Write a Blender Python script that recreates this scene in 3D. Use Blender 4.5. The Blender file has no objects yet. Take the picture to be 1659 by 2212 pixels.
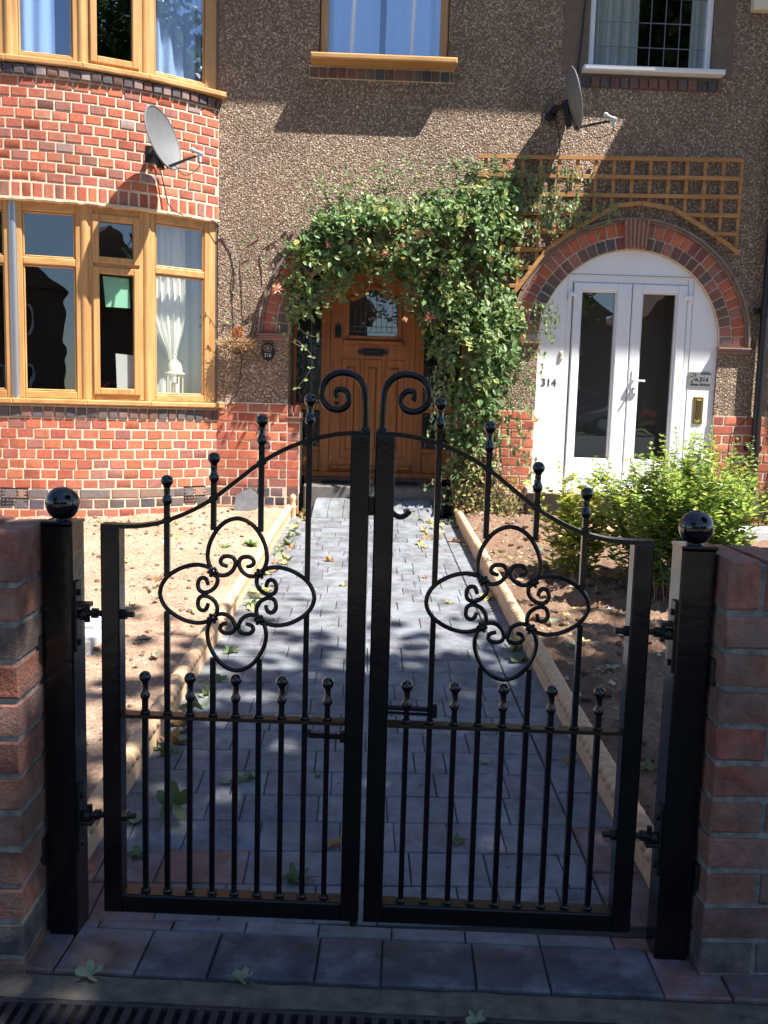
import bpy, bmesh, math, random
from mathutils import Vector, Matrix, noise as mnoise
R=random.Random(7)
C=bpy.context.scene.collection
rad=math.radians
V=Vector
# ------------------------------------------------------------------ camera frame (photo pixels 1659x2212)
FPX=1912.; CXP,CYP=829.5,1106.; CAMH=1.2
_y,_p,_r=rad(1.7),rad(6.9),rad(1.6)
_f=V((math.sin(_y)*math.cos(_p),math.cos(_y)*math.cos(_p),-math.sin(_p)))
_rt=V((math.cos(_y),-math.sin(_y),0)); _up=_rt.cross(_f)
IX=_rt*math.cos(_r)+_up*math.sin(_r); IY=-_rt*math.sin(_r)+_up*math.cos(_r)
CP=V((0,0,CAMH))
def ray(x,y): return IX*((x-CXP)/FPX)-IY*((y-CYP)/FPX)+_f
def atY(x,y,Y):
    d=ray(x,y); return CP+d*(Y/d.y)
KS=.0585
def soilz(x,y): return max(0,(y-1.9))*KS
def gp(x,y,dz=0):
    d=ray(x,y); t=(CAMH+KS*1.9-dz)/(KS*d.y-d.z); p=CP+d*t
    if p.y<1.9: p=CP+d*((CAMH-dz)/(-d.z))
    return p
# ------------------------------------------------------------------ materials
def newmat(name):
    m=bpy.data.materials.new(name); m.use_nodes=True
    nt=m.node_tree; b=nt.nodes['Principled BSDF']
    return m,nt,b
def N(nt,t,**k):
    n=nt.nodes.new(t)
    for a,v in k.items(): setattr(n,a,v)
    return n
def L(nt,a,b): nt.links.new(a,b)
def ramp(nt,stops,interp='LINEAR'):
    r=N(nt,'ShaderNodeValToRGB'); e=r.color_ramp.elements; r.color_ramp.interpolation=interp
    while len(e)<len(stops): e.new(.5)
    for i,(p,c) in enumerate(stops):
        e[i].position=p; e[i].color=(c[0],c[1],c[2],1) if hasattr(c,'__len__') else (c,c,c,1)
    return r
def coords(nt,scale=(1,1,1)):
    t=N(nt,'ShaderNodeTexCoord'); m=N(nt,'ShaderNodeMapping'); m.inputs['Scale'].default_value=scale
    L(nt,t.outputs['Object'],m.inputs['Vector']); return m.outputs['Vector']
def noise(nt,vec,scale,detail=4,rough=.6):
    n=N(nt,'ShaderNodeTexNoise'); n.inputs['Scale'].default_value=scale; n.inputs['Detail'].default_value=detail
    n.inputs['Roughness'].default_value=rough; L(nt,vec,n.inputs['Vector']); return n.outputs['Fac']
def maprange(nt,s,a,b,c,d):
    m=N(nt,'ShaderNodeMapRange'); 
    for i,v in zip(('From Min','From Max','To Min','To Max'),(a,b,c,d)): m.inputs[i].default_value=v
    L(nt,s,m.inputs['Value']); return m.outputs['Result']
def mul(nt,col,fac):
    m=N(nt,'ShaderNodeMix',data_type='RGBA',blend_type='MULTIPLY'); m.inputs['Factor'].default_value=1
    L(nt,col,m.inputs['A']); L(nt,fac,m.inputs['B']); return m.outputs['Result']
def mixc(nt,fac,a,b):
    m=N(nt,'ShaderNodeMix',data_type='RGBA'); L(nt,fac,m.inputs['Factor'])
    for s,k in ((a,'A'),(b,'B')):
        if hasattr(s,'__len__'): m.inputs[k].default_value=(s[0],s[1],s[2],1)
        else: L(nt,s,m.inputs[k])
    return m.outputs['Result']
def bump(nt,b,h,dist,strength=1.):
    n=N(nt,'ShaderNodeBump'); n.inputs['Distance'].default_value=dist; n.inputs['Strength'].default_value=strength
    L(nt,h,n.inputs['Height']); L(nt,n.outputs['Normal'],b.inputs['Normal']); return n
def mat(name,base=(.5,.5,.5),rough=.6,attr=False,mott=None,stain=None,bmp=None,metal=0,coat=0,scale=(1,1,1),spec=.5,roughvar=None):
    m,nt,b=newmat(name); vec=coords(nt,scale)
    b.inputs['Roughness'].default_value=rough; b.inputs['Metallic'].default_value=metal
    b.inputs['Coat Weight'].default_value=coat; b.inputs['Specular IOR Level'].default_value=spec
    if attr: col=N(nt,'ShaderNodeAttribute',attribute_name='Col').outputs['Color']
    else:
        r=N(nt,'ShaderNodeRGB'); r.outputs[0].default_value=(*base,1); col=r.outputs[0]
    if mott: col=mul(nt,col,maprange(nt,noise(nt,vec,mott[0]),.3,.7,1-mott[1],1+mott[1]))
    if stain:  # scale, colour, low, high
        f=maprange(nt,noise(nt,vec,stain[0],6,.65),stain[2],stain[3],0,1); col=mixc(nt,f,col,stain[1])
    L(nt,col,b.inputs['Base Color'])
    if bmp: bump(nt,b,noise(nt,vec,bmp[0],5),bmp[1])
    if roughvar: L(nt,maprange(nt,noise(nt,vec,roughvar[0]),.3,.7,roughvar[1],roughvar[2]),b.inputs['Roughness'])
    return m
M={}
M['brick']=mat('brick',rough=.9,attr=True,mott=(38,.22),stain=(2.4,(.27,.17,.13),.50,.90),bmp=(120,.003))
M['old_brick']=mat('old brick',rough=.9,attr=True,mott=(22,.45),stain=(10,(.27,.21,.175),.45,.76),bmp=(130,.007))
M['mortar']=mat('mortar',(.66,.55,.41),.95,mott=(60,.15),stain=(3,(.4,.33,.26),.5,.8),bmp=(90,.004))
M['grey_mortar']=mat('grey mortar',(.25,.245,.225),.95,mott=(40,.45),bmp=(70,.006))
M['paver']=mat('paver',rough=.72,attr=True,mott=(17,.34),stain=(6,(.26,.28,.33),.48,.74),bmp=(110,.004))
M['joint']=mat('joint sand',(.05,.047,.045),.95,mott=(60,.3))
M['concrete']=mat('concrete',(.13,.115,.095),.9,mott=(22,.45),stain=(2.5,(.20,.12,.085),.5,.75),bmp=(80,.004))
M['stone_step']=mat('step stone',(.14,.125,.115),.9,mott=(20,.2),bmp=(80,.003))
M['buff']=mat('buff stone',(.66,.43,.26),.9,mott=(35,.14),stain=(4,(.36,.25,.17),.6,.9),bmp=(160,.002))
M['pale_block']=mat('pale block',(.55,.55,.56),.9,mott=(30,.1),bmp=(120,.002))
M['iron']=mat('cast iron',(.05,.045,.05),.65,mott=(40,.3),bmp=(90,.001),metal=.3)
M['pit']=mat('drain pit',(.008,.008,.008),.95)
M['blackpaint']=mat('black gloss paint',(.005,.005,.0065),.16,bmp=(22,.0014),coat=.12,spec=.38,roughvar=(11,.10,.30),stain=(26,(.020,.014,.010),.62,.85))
M['gloss']=mat('black gloss ball',(.004,.004,.006),.06,bmp=(9,.0008),coat=.6)
M['soil_sheen']=mat('painted soil sheen',(.02,.012,.008),.35,stain=(16,(.035,.018,.009),.48,.75),bmp=(60,.001))  # brown tint paints the reflection of sunlit soil on the rails
M['black_plastic']=mat('black plastic',(.012,.012,.014),.35)
M['dark_metal']=mat('dark metal',(.02,.02,.022),.4,metal=.4)
M['dishgrey']=mat('dish grey',(.15,.155,.165),.55,mott=(14,.10))
M['lnbgrey']=mat('lnb grey',(.45,.47,.48),.45)
M['white']=mat('white upvc',(.80,.81,.84),.28,mott=(3,.03))
M['whitewood']=mat('white board',(.80,.81,.83),.45,mott=(4,.04),bmp=(60,.0006))
M['brass']=mat('brass',(.27,.19,.08),.5,metal=1,mott=(30,.2))
M['steel']=mat('steel',(.42,.43,.45),.38,metal=.85)
M['plaque']=mat('sign grey',(.19,.195,.2),.5)
M['ink']=mat('ink',(.015,.015,.02),.5)
M['bronze']=mat('bronze digits',(.13,.10,.08),.4,metal=.7)
M['lead']=mat('lead came',(.20,.21,.22),.5,metal=.5)
M['slate']=mat('slate',(.12,.12,.13),.85,mott=(12,.25),bmp=(50,.004))
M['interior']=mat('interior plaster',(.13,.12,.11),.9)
M['net']=mat('net curtain',(.88,.90,.93),.9)
M['creamcloth']=mat('cream curtain',(.82,.80,.72),.9)
M['greycloth']=mat('grey curtain',(.62,.63,.60),.9)
M['greenpaper']=mat('green paper',(.36,.72,.50),.8)
M['whitepaper']=mat('white paper',(.62,.62,.60),.8)
M['cream_metal']=mat('cream metal',(.80,.76,.58),.5)
M['straw']=mat('straw',rough=.9,attr=True)
M['bark']=mat('bark',(.10,.075,.055),.9,mott=(30,.4),bmp=(40,.01),scale=(1,1,.3))
M['vine_stem']=mat('vine stem',(.20,.14,.095),.85,mott=(60,.3))
M['tile']=mat('roof tile',(.16,.085,.065),.85,mott=(8,.25),bmp=(20,.01))
M['cable']=mat('cable',(.02,.02,.02),.5)
M['cable_grey']=mat('grey cable',(.30,.27,.26),.5)
M['cream_box']=mat('cream plastic',(.72,.66,.50),.5)
M['mat']=mat('door mat',(.018,.016,.015),.98,bmp=(300,.003))
def woodmat(name,dark,light,grain_axis,rough=.42,scale=26):
    m,nt,b=newmat(name)
    s={'x':(.06,1,1),'y':(1,.06,1),'z':(1,1,.06)}[grain_axis]
    vec=coords(nt,s); f=noise(nt,vec,scale,6,.62)
    r=ramp(nt,[(.34,dark),(.62,light)]); L(nt,f,r.inputs['Fac'])
    vec2=coords(nt,(1,1,1)); col=mul(nt,r.outputs['Color'],maprange(nt,noise(nt,vec2,3,3),.3,.7,.9,1.1))
    L(nt,col,b.inputs['Base Color']); b.inputs['Roughness'].default_value=rough
    bump(nt,b,f,.0008); return m
M['oak']=woodmat('golden oak upright',(.40,.205,.070),(.55,.32,.125),'z')
M['oak_h']=woodmat('golden oak level',(.40,.205,.070),(.55,.32,.125),'x')
M['door_wood']=woodmat('door wood',(.25,.082,.021),(.39,.145,.040),'z',.38)
M['cedar']=woodmat('cedar lath',(.33,.15,.045),(.46,.235,.085),'x',.8,40)
def pebble():
    m,nt,b=newmat('pebbledash'); vec=coords(nt)
    v=N(nt,'ShaderNodeTexVoronoi'); v.inputs['Scale'].default_value=74; v.inputs['Randomness'].default_value=1
    d=N(nt,'ShaderNodeTexNoise'); d.inputs['Scale'].default_value=60; L(nt,vec,d.inputs['Vector'])
    mx=N(nt,'ShaderNodeMix',data_type='RGBA',blend_type='LINEAR_LIGHT'); mx.inputs['Factor'].default_value=.012
    L(nt,vec,mx.inputs['A']); L(nt,d.outputs['Color'],mx.inputs['B']); L(nt,mx.outputs['Result'],v.inputs['Vector'])
    sep=N(nt,'ShaderNodeSeparateColor'); L(nt,v.outputs['Color'],sep.inputs['Color'])
    r=ramp(nt,[(0,(.24,.15,.10)),(.2,(.37,.25,.165)),(.46,(.52,.37,.255)),(.7,(.66,.50,.355)),(.88,(.86,.74,.57)),(1,(.42,.30,.24))])
    L(nt,sep.outputs['Red'],r.inputs['Fac'])
    gap=maprange(nt,v.outputs['Distance'],.35,.62,0,1)
    col=mixc(nt,gap,r.outputs['Color'],(.23,.155,.11))
    big=maprange(nt,noise(nt,vec,1.3,5),.35,.65,.84,1.12); col=mul(nt,col,big); st=maprange(nt,noise(nt,coords(nt,(5,5,.5)),1.2,6,.7),.52,.72,0,.45); col=mixc(nt,st,col,(.20,.15,.115)); sm=maprange(nt,noise(nt,vec,7,4,.6),.62,.74,0,.6); col=mixc(nt,sm,col,(.27,.18,.125))
    L(nt,col,b.inputs['Base Color']); b.inputs['Roughness'].default_value=.8
    h=N(nt,'ShaderNodeMath',operation='SUBTRACT'); h.inputs[0].default_value=1.; L(nt,v.outputs['Distance'],h.inputs[1])
    h2=N(nt,'ShaderNodeMath',operation='MULTIPLY_ADD'); L(nt,sep.outputs['Green'],h2.inputs[0]); h2.inputs[1].default_value=.7; L(nt,h.outputs[0],h2.inputs[2])
    bump(nt,b,h2.outputs[0],.020); return m
M['pebble']=pebble()
M['render']=mat('smooth render',(.16,.115,.085),.9,mott=(20,.15),bmp=(60,.003))
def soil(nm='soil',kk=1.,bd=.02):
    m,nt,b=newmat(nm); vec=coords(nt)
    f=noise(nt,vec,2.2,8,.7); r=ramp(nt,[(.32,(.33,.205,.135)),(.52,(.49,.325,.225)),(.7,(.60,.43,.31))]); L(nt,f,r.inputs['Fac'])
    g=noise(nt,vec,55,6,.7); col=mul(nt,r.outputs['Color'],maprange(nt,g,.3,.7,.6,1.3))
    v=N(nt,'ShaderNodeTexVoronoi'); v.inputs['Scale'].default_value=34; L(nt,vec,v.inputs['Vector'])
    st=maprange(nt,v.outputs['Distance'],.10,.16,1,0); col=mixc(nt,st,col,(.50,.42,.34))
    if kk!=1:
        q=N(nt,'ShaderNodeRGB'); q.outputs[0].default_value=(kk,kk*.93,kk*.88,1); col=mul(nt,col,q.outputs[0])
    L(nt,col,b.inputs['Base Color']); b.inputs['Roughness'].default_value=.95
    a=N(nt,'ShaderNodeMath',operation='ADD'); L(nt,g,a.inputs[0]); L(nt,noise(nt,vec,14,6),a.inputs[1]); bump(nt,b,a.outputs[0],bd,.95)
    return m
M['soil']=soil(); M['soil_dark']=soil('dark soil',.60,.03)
def glass(name,tint=(.93,.95,.95),ior=1.5,k=2.0,wav=0):
    m=bpy.data.materials.new(name); m.use_nodes=True; nt=m.node_tree; nt.nodes.clear()
    o=N(nt,'ShaderNodeOutputMaterial'); t=N(nt,'ShaderNodeBsdfTransparent'); t.inputs[0].default_value=(*tint,1)
    g=N(nt,'ShaderNodeBsdfGlossy'); g.inputs['Roughness'].default_value=.006 if not wav else .02; g.inputs[0].default_value=(.92,.95,1,1)
    f=N(nt,'ShaderNodeLayerWeight'); pw=N(nt,'ShaderNodeMath',operation='POWER'); L(nt,f.outputs['Facing'],pw.inputs[0]); pw.inputs[1].default_value=5
    f0=((ior-1)/(ior+1))**2*k; mm=N(nt,'ShaderNodeMath',operation='MULTIPLY_ADD',use_clamp=True); L(nt,pw.outputs[0],mm.inputs[0]); mm.inputs[1].default_value=1-f0; mm.inputs[2].default_value=f0
    mx=N(nt,'ShaderNodeMixShader'); L(nt,mm.outputs[0],mx.inputs[0]); L(nt,t.outputs[0],mx.inputs[1]); L(nt,g.outputs[0],mx.inputs[2]); L(nt,mx.outputs[0],o.inputs[0])
    bm=N(nt,'ShaderNodeBump'); bm.inputs['Distance'].default_value=.0012 if not wav else .004
    n=noise(nt,coords(nt),2.2 if not wav else 30,2); L(nt,n,bm.inputs['Height']); L(nt,bm.outputs[0],g.inputs['Normal'])
    return m
M['glass']=glass('window glass'); M['glass_obs']=glass('obscure glass',(.35,.42,.38),wav=1); M['glass_coated']=glass('coated glass',(.80,.89,1),1.55,3.6)
def leafmat(name,rough=.45,trans=.35):
    m,nt,b=newmat(name); col=N(nt,'ShaderNodeAttribute',attribute_name='Col').outputs['Color']
    col=mul(nt,col,maprange(nt,noise(nt,coords(nt),60,2),.3,.7,.85,1.15))
    L(nt,col,b.inputs['Base Color']); b.inputs['Roughness'].default_value=rough
    t=N(nt,'ShaderNodeBsdfTranslucent'); L(nt,col,t.inputs[0]); mx=N(nt,'ShaderNodeMixShader'); mx.inputs[0].default_value=trans
    o=nt.nodes['Material Output']; L(nt,b.outputs[0],mx.inputs[1]); L(nt,t.outputs[0],mx.inputs[2]); L(nt,mx.outputs[0],o.inputs[0]); return m
M['leaf']=leafmat('leaf'); M['dryleaf']=leafmat('dry leaf',.7,.2); M['petal']=leafmat('petal',.6,.3)
M['carpaint_red']=mat('red car paint',(.35,.01,.015),.25,coat=1)
M['carpaint_grey']=mat('grey car paint',(.10,.11,.14),.25,coat=1)
M['carglass']=mat('car glass',(.01,.012,.014),.05)
M['tyre']=mat('tyre',(.02,.02,.02),.8)
M['grass']=mat('grass',(.10,.16,.03),.9,mott=(3,.4),bmp=(40,.03))
M['asphalt']=mat('asphalt',(.05,.05,.052),.9,mott=(40,.2),bmp=(100,.004))
M['hedge']=mat('hedge',(.04,.075,.02),.9,mott=(8,.6),bmp=(12,.1))
# ------------------------------------------------------------------ mesh builder
W={}
class MB:
    def __init__(s): s.v=[];s.f=[];s.c=[]
    def add(s,vs,fs,col=(1,1,1)):
        o=len(s.v); s.v+= [tuple(p) for p in vs]
        for f in fs: s.f.append([i+o for i in f]); s.c.append(col)
    def fbox(s,F,u0,u1,w0,w1,n0,n1,col=(1,1,1),ch=0,jit=0):
        O,U,Vv,Nn=F
        def P(u,w,n): 
            p=O+U*u+Vv*w+Nn*n
            if jit: p=p+V((R.uniform(-jit,jit),R.uniform(-jit,jit),R.uniform(-jit,jit)))
            return p
        vs=[P(u0,w0,n0),P(u1,w0,n0),P(u1,w1,n0),P(u0,w1,n0)]
        fs=[(3,2,1,0)]
        if ch:
            vs+=[P(u0,w0,n1-ch),P(u1,w0,n1-ch),P(u1,w1,n1-ch),P(u0,w1,n1-ch),P(u0+ch,w0+ch,n1),P(u1-ch,w0+ch,n1),P(u1-ch,w1-ch,n1),P(u0+ch,w1-ch,n1)]
            for a in range(4):
                b=(a+1)%4; fs+=[(a,b,4+b,4+a),(4+a,4+b,8+b,8+a)]
            fs.append((8,9,10,11))
        else:
            vs+=[P(u0,w0,n1),P(u1,w0,n1),P(u1,w1,n1),P(u0,w1,n1)]
            for a in range(4):
                b=(a+1)%4; fs.append((a,b,4+b,4+a))
            fs.append((4,5,6,7))
        s.add(vs,fs,col)
    def box(s,x0,x1,y0,y1,z0,z1,col=(1,1,1),ch=0):
        # front face (chamfered) towards -Y
        s.fbox((V((0,0,0)),V((1,0,0)),V((0,0,1)),V((0,-1,0))),x0,x1,z0,z1,-y1,-y0,col,ch)
    def tube(s,pts,r,seg=8,col=(1,1,1),closed=False,caps=True,flat=None):
        pts=[V(p) for p in pts]; n=len(pts); rs=r if hasattr(r,'__len__') else [r]*n
        prev=None; vs=[]
        for i,p in enumerate(pts):
            if closed: t=pts[(i+1)%n]-pts[i-1]
            else: t=pts[min(i+1,n-1)]-pts[max(i-1,0)]
            if t.length<1e-9: t=V((0,0,1))
            t.normalize()
            if prev is None:
                a=V((0,1,0)) if abs(t.y)<.9 else V((1,0,0))
            else: a=prev
            u=(a-t*a.dot(t)); 
            if u.length<1e-6: u=t.orthogonal()
            u.normalize(); prev=u; w=t.cross(u)
            for k in range(seg):
                an=2*math.pi*(k+.5)/seg
                vs.append(p+u*(math.cos(an)*rs[i]*(flat or 1))+w*(math.sin(an)*rs[i]))
        fs=[]
        for i in range(n if closed else n-1):
            j=(i+1)%n
            for k in range(seg):
                l=(k+1)%seg; fs.append((i*seg+k,i*seg+l,j*seg+l,j*seg+k))
        if caps and not closed: fs+=[tuple(range(seg))[::-1],tuple((n-1)*seg+k for k in range(seg))]
        s.add(vs,fs,col)
    def lathe(s,O,prof,seg=16,axis=V((0,0,1)),col=(1,1,1)):
        O=V(O); t=V(axis).normalized(); u=t.orthogonal().normalized(); w=t.cross(u); vs=[]
        for r,z in prof:
            for k in range(seg):
                a=2*math.pi*k/seg; vs.append(O+t*z+u*(math.cos(a)*r)+w*(math.sin(a)*r))
        n=len(prof); fs=[]
        for i in range(n-1):
            for k in range(seg):
                l=(k+1)%seg; fs.append((i*seg+k,i*seg+l,(i+1)*seg+l,(i+1)*seg+k))
        fs+=[tuple(range(seg))[::-1],tuple((n-1)*seg+k for k in range(seg))]
        s.add(vs,fs,col)
    def ball(s,O,r,seg=20,rings=12,col=(1,1,1),sq=1):
        s.lathe(O,[(max(r*math.sin(math.pi*i/rings),.0002),-r*math.cos(math.pi*i/rings)*sq) for i in range(rings+1)],seg,col=col)
    def leaf(s,p,d,n,ln,w,col,fold=.25):
        d=d.normalized(); sd=d.cross(n); 
        if sd.length<1e-5: sd=d.orthogonal()
        sd.normalize(); n=sd.cross(d)
        q=lambda a,b,c: p+d*(a*ln)+sd*(b*w)+n*(c*w)
        vs=[q(0,0,0),q(.3,-.5,fold),q(.72,-.42,fold*.8),q(1,0,-.1),q(.72,.42,fold*.8),q(.3,.5,fold)]
        s.add(vs,[(0,3,2,1),(0,5,4,3)],col)
    def build(s,name,m,parent=None,smooth=True,loc=None):
        me=bpy.data.meshes.new(name)
        off=W[parent.name] if parent is not None else (V(loc) if loc is not None else V((0,0,0)))
        me.from_pydata([(a-off.x,b-off.y,c-off.z) for a,b,c in s.v],[],s.f)
        ca=me.color_attributes.new('Col','FLOAT_COLOR','CORNER'); buf=[]
        for f,c in zip(s.f,s.c): buf+= [c[0],c[1],c[2],1.0]*len(f)
        ca.data.foreach_set('color',buf)
        me.materials.append(m if not isinstance(m,str) else M[m])
        if smooth:
            me.polygons.foreach_set('use_smooth',[True]*len(me.polygons))
            me.set_sharp_from_angle(angle=rad(35))
        me.update()
        o=bpy.data.objects.new(name,me); C.objects.link(o)
        if parent is not None: o.parent=parent
        else: o.location=off
        W[o.name]=off
        return o
def tag(o,label=None,cat=None,group=None,kind=None):
    for k,v in (('label',label),('category',cat),('group',group),('kind',kind)):
        if v: o[k]=v
    return o
def thing(name,loc,label,cat,group=None):
    o=bpy.data.objects.new(name,None); C.objects.link(o); o.location=loc; o.empty_display_size=.1
    W[o.name]=V(loc); return tag(o,label,cat,group)
def dup(root,loc,rot=None,label=None,scale=None):
    r=root.copy(); C.objects.link(r); r.location=loc
    if rot: r.rotation_euler=rot
    if scale: r.scale=scale
    if label: r['label']=label
    for ch in list(root.children):
        c=ch.copy(); C.objects.link(c); c.parent=r
        for g in list(ch.children):
            d=g.copy(); C.objects.link(d); d.parent=c
    return r
X,Y,Z=V((1,0,0)),V((0,1,0)),V((0,0,1))
WALL=(V((0,7.2,0)),X,Z,-Y)   # facade frame: n = distance proud of wall
def text_mesh(txt,size,F,u,w,n,depth,mt,name,parent,xs=1,offset=0):
    cu=bpy.data.curves.new('t','FONT'); cu.body=txt; cu.size=size; cu.extrude=depth; cu.align_x='CENTER'; cu.resolution_u=3; cu.offset=offset
    ob=bpy.data.objects.new('t',cu); C.objects.link(ob); dg=bpy.context.evaluated_depsgraph_get(); dg.update()
    me0=bpy.data.meshes.new_from_object(ob.evaluated_get(dg)); bpy.data.objects.remove(ob)
    mb=MB(); O,U,Vv,Nn=F
    mb.add([O+U*(u+v.co.x*xs)+Vv*(w+v.co.y)+Nn*(n+v.co.z) for v in me0.vertices],[tuple(p.vertices) for p in me0.polygons])
    return mb.build(name,mt,parent,smooth=False)
def inpoly(x,z,P):
    c_=False; j=len(P)-1
    for i in range(len(P)):
        if (P[i][1]>z)!=(P[j][1]>z) and x<(P[j][0]-P[i][0])*(z-P[i][1])/(P[j][1]-P[i][1])+P[i][0]: c_=not c_
        j=i
    return c_
def plate(mb,outer,holes,O,U,Vv,Nn,th,col=(1,1,1)):
    bm=bmesh.new(); es=[]
    for lp in [outer]+holes:
        vs=[bm.verts.new(V((a,b,0))) for a,b in lp]
        for i in range(len(vs)): es.append(bm.edges.new((vs[i],vs[(i+1)%len(vs)])))
    bmesh.ops.triangle_fill(bm,use_beauty=True,use_dissolve=False,edges=es)
    bm.verts.ensure_lookup_table(); bm.verts.index_update()
    P=lambda a,b,n: O+U*a+Vv*b+Nn*n
    vs=[P(v.co.x,v.co.y,0) for v in bm.verts]+[P(v.co.x,v.co.y,-th) for v in bm.verts]; n=len(bm.verts)
    fs=[]; bad=[]
    for f in bm.faces:
        cc=f.calc_center_median()
        if any(inpoly(cc.x,cc.y,h) for h in holes) or not inpoly(cc.x,cc.y,outer): bad.append(f); continue
        idx=[v.index for v in f.verts]
        if f.normal.z<0: idx=idx[::-1]
        fs.append(idx); fs.append([i+n for i in idx[::-1]])
    for e in bm.edges:
        if len([q for q in e.link_faces if q not in bad])==1:
            a,b=e.verts[0].index,e.verts[1].index; fs.append([a,b,b+n,a+n])
    mb.add(vs,fs,col); bm.free()
# ------------------------------------------------------------------ bricks
REDS=[(.42,.115,.064),(.45,.13,.070),(.39,.10,.058),(.43,.145,.085),(.37,.10,.068),(.31,.12,.095),(.46,.13,.065)]
BLUES=[(.075,.072,.085),(.10,.085,.09),(.13,.08,.075),(.06,.062,.08),(.16,.085,.07)]
OLD=[(.30,.125,.085),(.34,.12,.08),(.26,.12,.09),(.36,.14,.095),(.24,.115,.085),(.31,.10,.07)]
def jc(c,a=.12):
    k=1+R.uniform(-a,a); return (c[0]*k,c[1]*k*(1+R.uniform(-.06,.06)),c[2]*k)
def courses(mb,F,u0,u1,w0,w1,h,wid,pal,n0=-.05,n1=0.,joint=.011,off=0,holes=None,alt=True,ch=.004):
    """rows of bricks; F may be a function(u)->frame for curved walls"""
    nr=round((w1-w0)/h); 
    for r in range(nr):
        a=w0+r*h; b=a+h-joint
        p=pal[r] if isinstance(pal,dict) and r in pal else (pal['d'] if isinstance(pal,dict) else pal)
        wd=wid[r] if isinstance(wid,dict) and r in wid else (wid['d'] if isinstance(wid,dict) else wid)
        u=u0-((r+off)%2)*wd*.5 if alt else u0
        while u<u1-.01:
            c0=max(u,u0); w_=wd*R.uniform(.95,1.05); c1=min(u+w_-joint,u1); u+=w_
            if c1-c0<.02: continue
            if holes and any(hh[0]<c1 and hh[1]>c0 and hh[2]<b-.01 and hh[3]>a+.01 for hh in holes):
                seg=[]
                for hh in holes:
                    if hh[2]<b-.01 and hh[3]>a+.01:
                        if c0<hh[0]-.02: seg.append((c0,min(c1,hh[0]-.005)))
                        if c1>hh[1]+.02: seg.append((max(c0,hh[1]+.005),c1))
            else: seg=[(c0,c1)]
            for s0,s1 in seg:
                fr=F((s0+s1)/2) if callable(F) else F
                uu=(s0-(s0+s1)/2,s1-(s0+s1)/2) if callable(F) else (s0,s1)
                mb.fbox(fr,uu[0],uu[1],a,b,n0,n1+R.uniform(-.002,.002),jc(R.choice(p)),ch,.0012)
# ================================================================== HOUSES
BR=2.37
def bayframe(cx,cy,Rr):
    def f(u):
        a=u/Rr; return (V((cx+Rr*math.sin(a),cy-Rr*math.cos(a),0)),V((math.cos(a),math.sin(a),0)),Z,V((math.sin(a),-math.cos(a),0)))
    return f
PHI=rad(42.45)
VERT=[-42.0,-28.6,-17.5,-5.3,5.3,17.5,28.6,42.0]
def arc(cx,cz,r,a0,a1,n): return [(cx+r*math.cos(rad(a0+(a1-a0)*i/n)),cz+r*math.sin(rad(a0+(a1-a0)*i/n))) for i in range(n+1)]
def wall_outline(x0,x1,c,r=.95,inner=.735,z0=1.19,z1=5.7,sp=1.745):
    return [(x0,z0),(c-inner,z0),(c-inner,sp)]+arc(c,sp,r,180,0,40)+[(c+inner,sp),(c+inner,z0),(x1,z0),(x1,z1),(x0,z1)]
def arch(root,c,sp=1.745):
    mb=MB(); plate(mb,arc(c,sp,.949,180,0,40)+arc(c,sp,.737,0,180,40),[],V((0,7.197,0)),X,Z,-Y,.25); mb.build('arch_mortar',M['mortar'],root,False)
    mb=MB()
    for r0,r1,n,pal in ((.741,.832,32,[BLUES[1],BLUES[2],BLUES[4],(.2,.085,.07),REDS[5]]),(.842,.938,36,REDS+[(.22,.08,.065)]*2)):
        for i in range(n):
            a=math.pi*(i+.5)/n; wd=math.pi*(r0+.02)/n-.012
            if abs(a-math.pi/2)<.105: continue
            Vr=V((math.cos(a),0,math.sin(a))); U=V((math.sin(a),0,-math.cos(a))); q=(V((c,7.2,sp)),U,Vr,-Y)
            k=r1/r0
            o=len(mb.v); mb.fbox(q,-wd/2,wd/2,r0,r1,-.05,.012+R.uniform(-.002,.002),jc(R.choice(pal)),.004,.001)
            for j in range(o,len(mb.v)):   # flare the brick outwards
                p=V(mb.v[j])-q[0]; t=p.dot(U); rr=p.dot(Vr); mb.v[j]=tuple(V(mb.v[j])+U*t*((rr/r0)-1))
    mb.build('arch_brick',M['brick'],root)
    mb=MB()
    for k,(ra,rb,n) in enumerate(((.943,.958,.028),(.961,.980,.040))):
        for i in range(60):
            a=math.pi*(i+.5)/60; Vr=V((math.cos(a),0,math.sin(a))); U=V((math.sin(a),0,-math.cos(a)))
            mb.fbox((V((c,7.2,sp)),U,Vr,-Y),-.0262,.0262,ra,rb,-.02,n+R.uniform(-.002,.002),jc((.22,.16,.13)))
    mb.build('hood_mould',M['brick'],root,False)
    for s in (-1,1):
        mb=MB(); a,b=sorted((c+s*.725,c+s*.985))
        for k in range(3): mb.fbox(WALL,a+.004*k,b-.004*k,sp-.008-.017*(k+1)+.003,sp-.008-.017*k,-.02,.045-.012*k,jc((.30,.19,.15)))
        mb.build('corbel',M['brick'],root,False)
    mb=MB(); nf=11
    for i in range(nf):
        t0,t1=(i/nf,(i+1)/nf); n1=.045 if i%2==0 else .028
        w=lambda z,t:(c+(-1+2*t)*(.083 if z==0 else .099))
        pts=[]
        for n in (0,n1):
            for z,t in ((0,t0),(0,t1),(1,t1),(1,t0)): pts.append(V((w(z,t),7.2-n,sp+(.738 if z==0 else .965))))
        mb.add(pts,[(3,2,1,0),(4,5,6,7),(0,1,5,4),(1,2,6,5),(2,3,7,6),(3,0,4,7)],(.36,.17,.12) if i%2==0 else (.42,.32,.24))
    mb.build('keystone',M['brick'],root,False)
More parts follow.
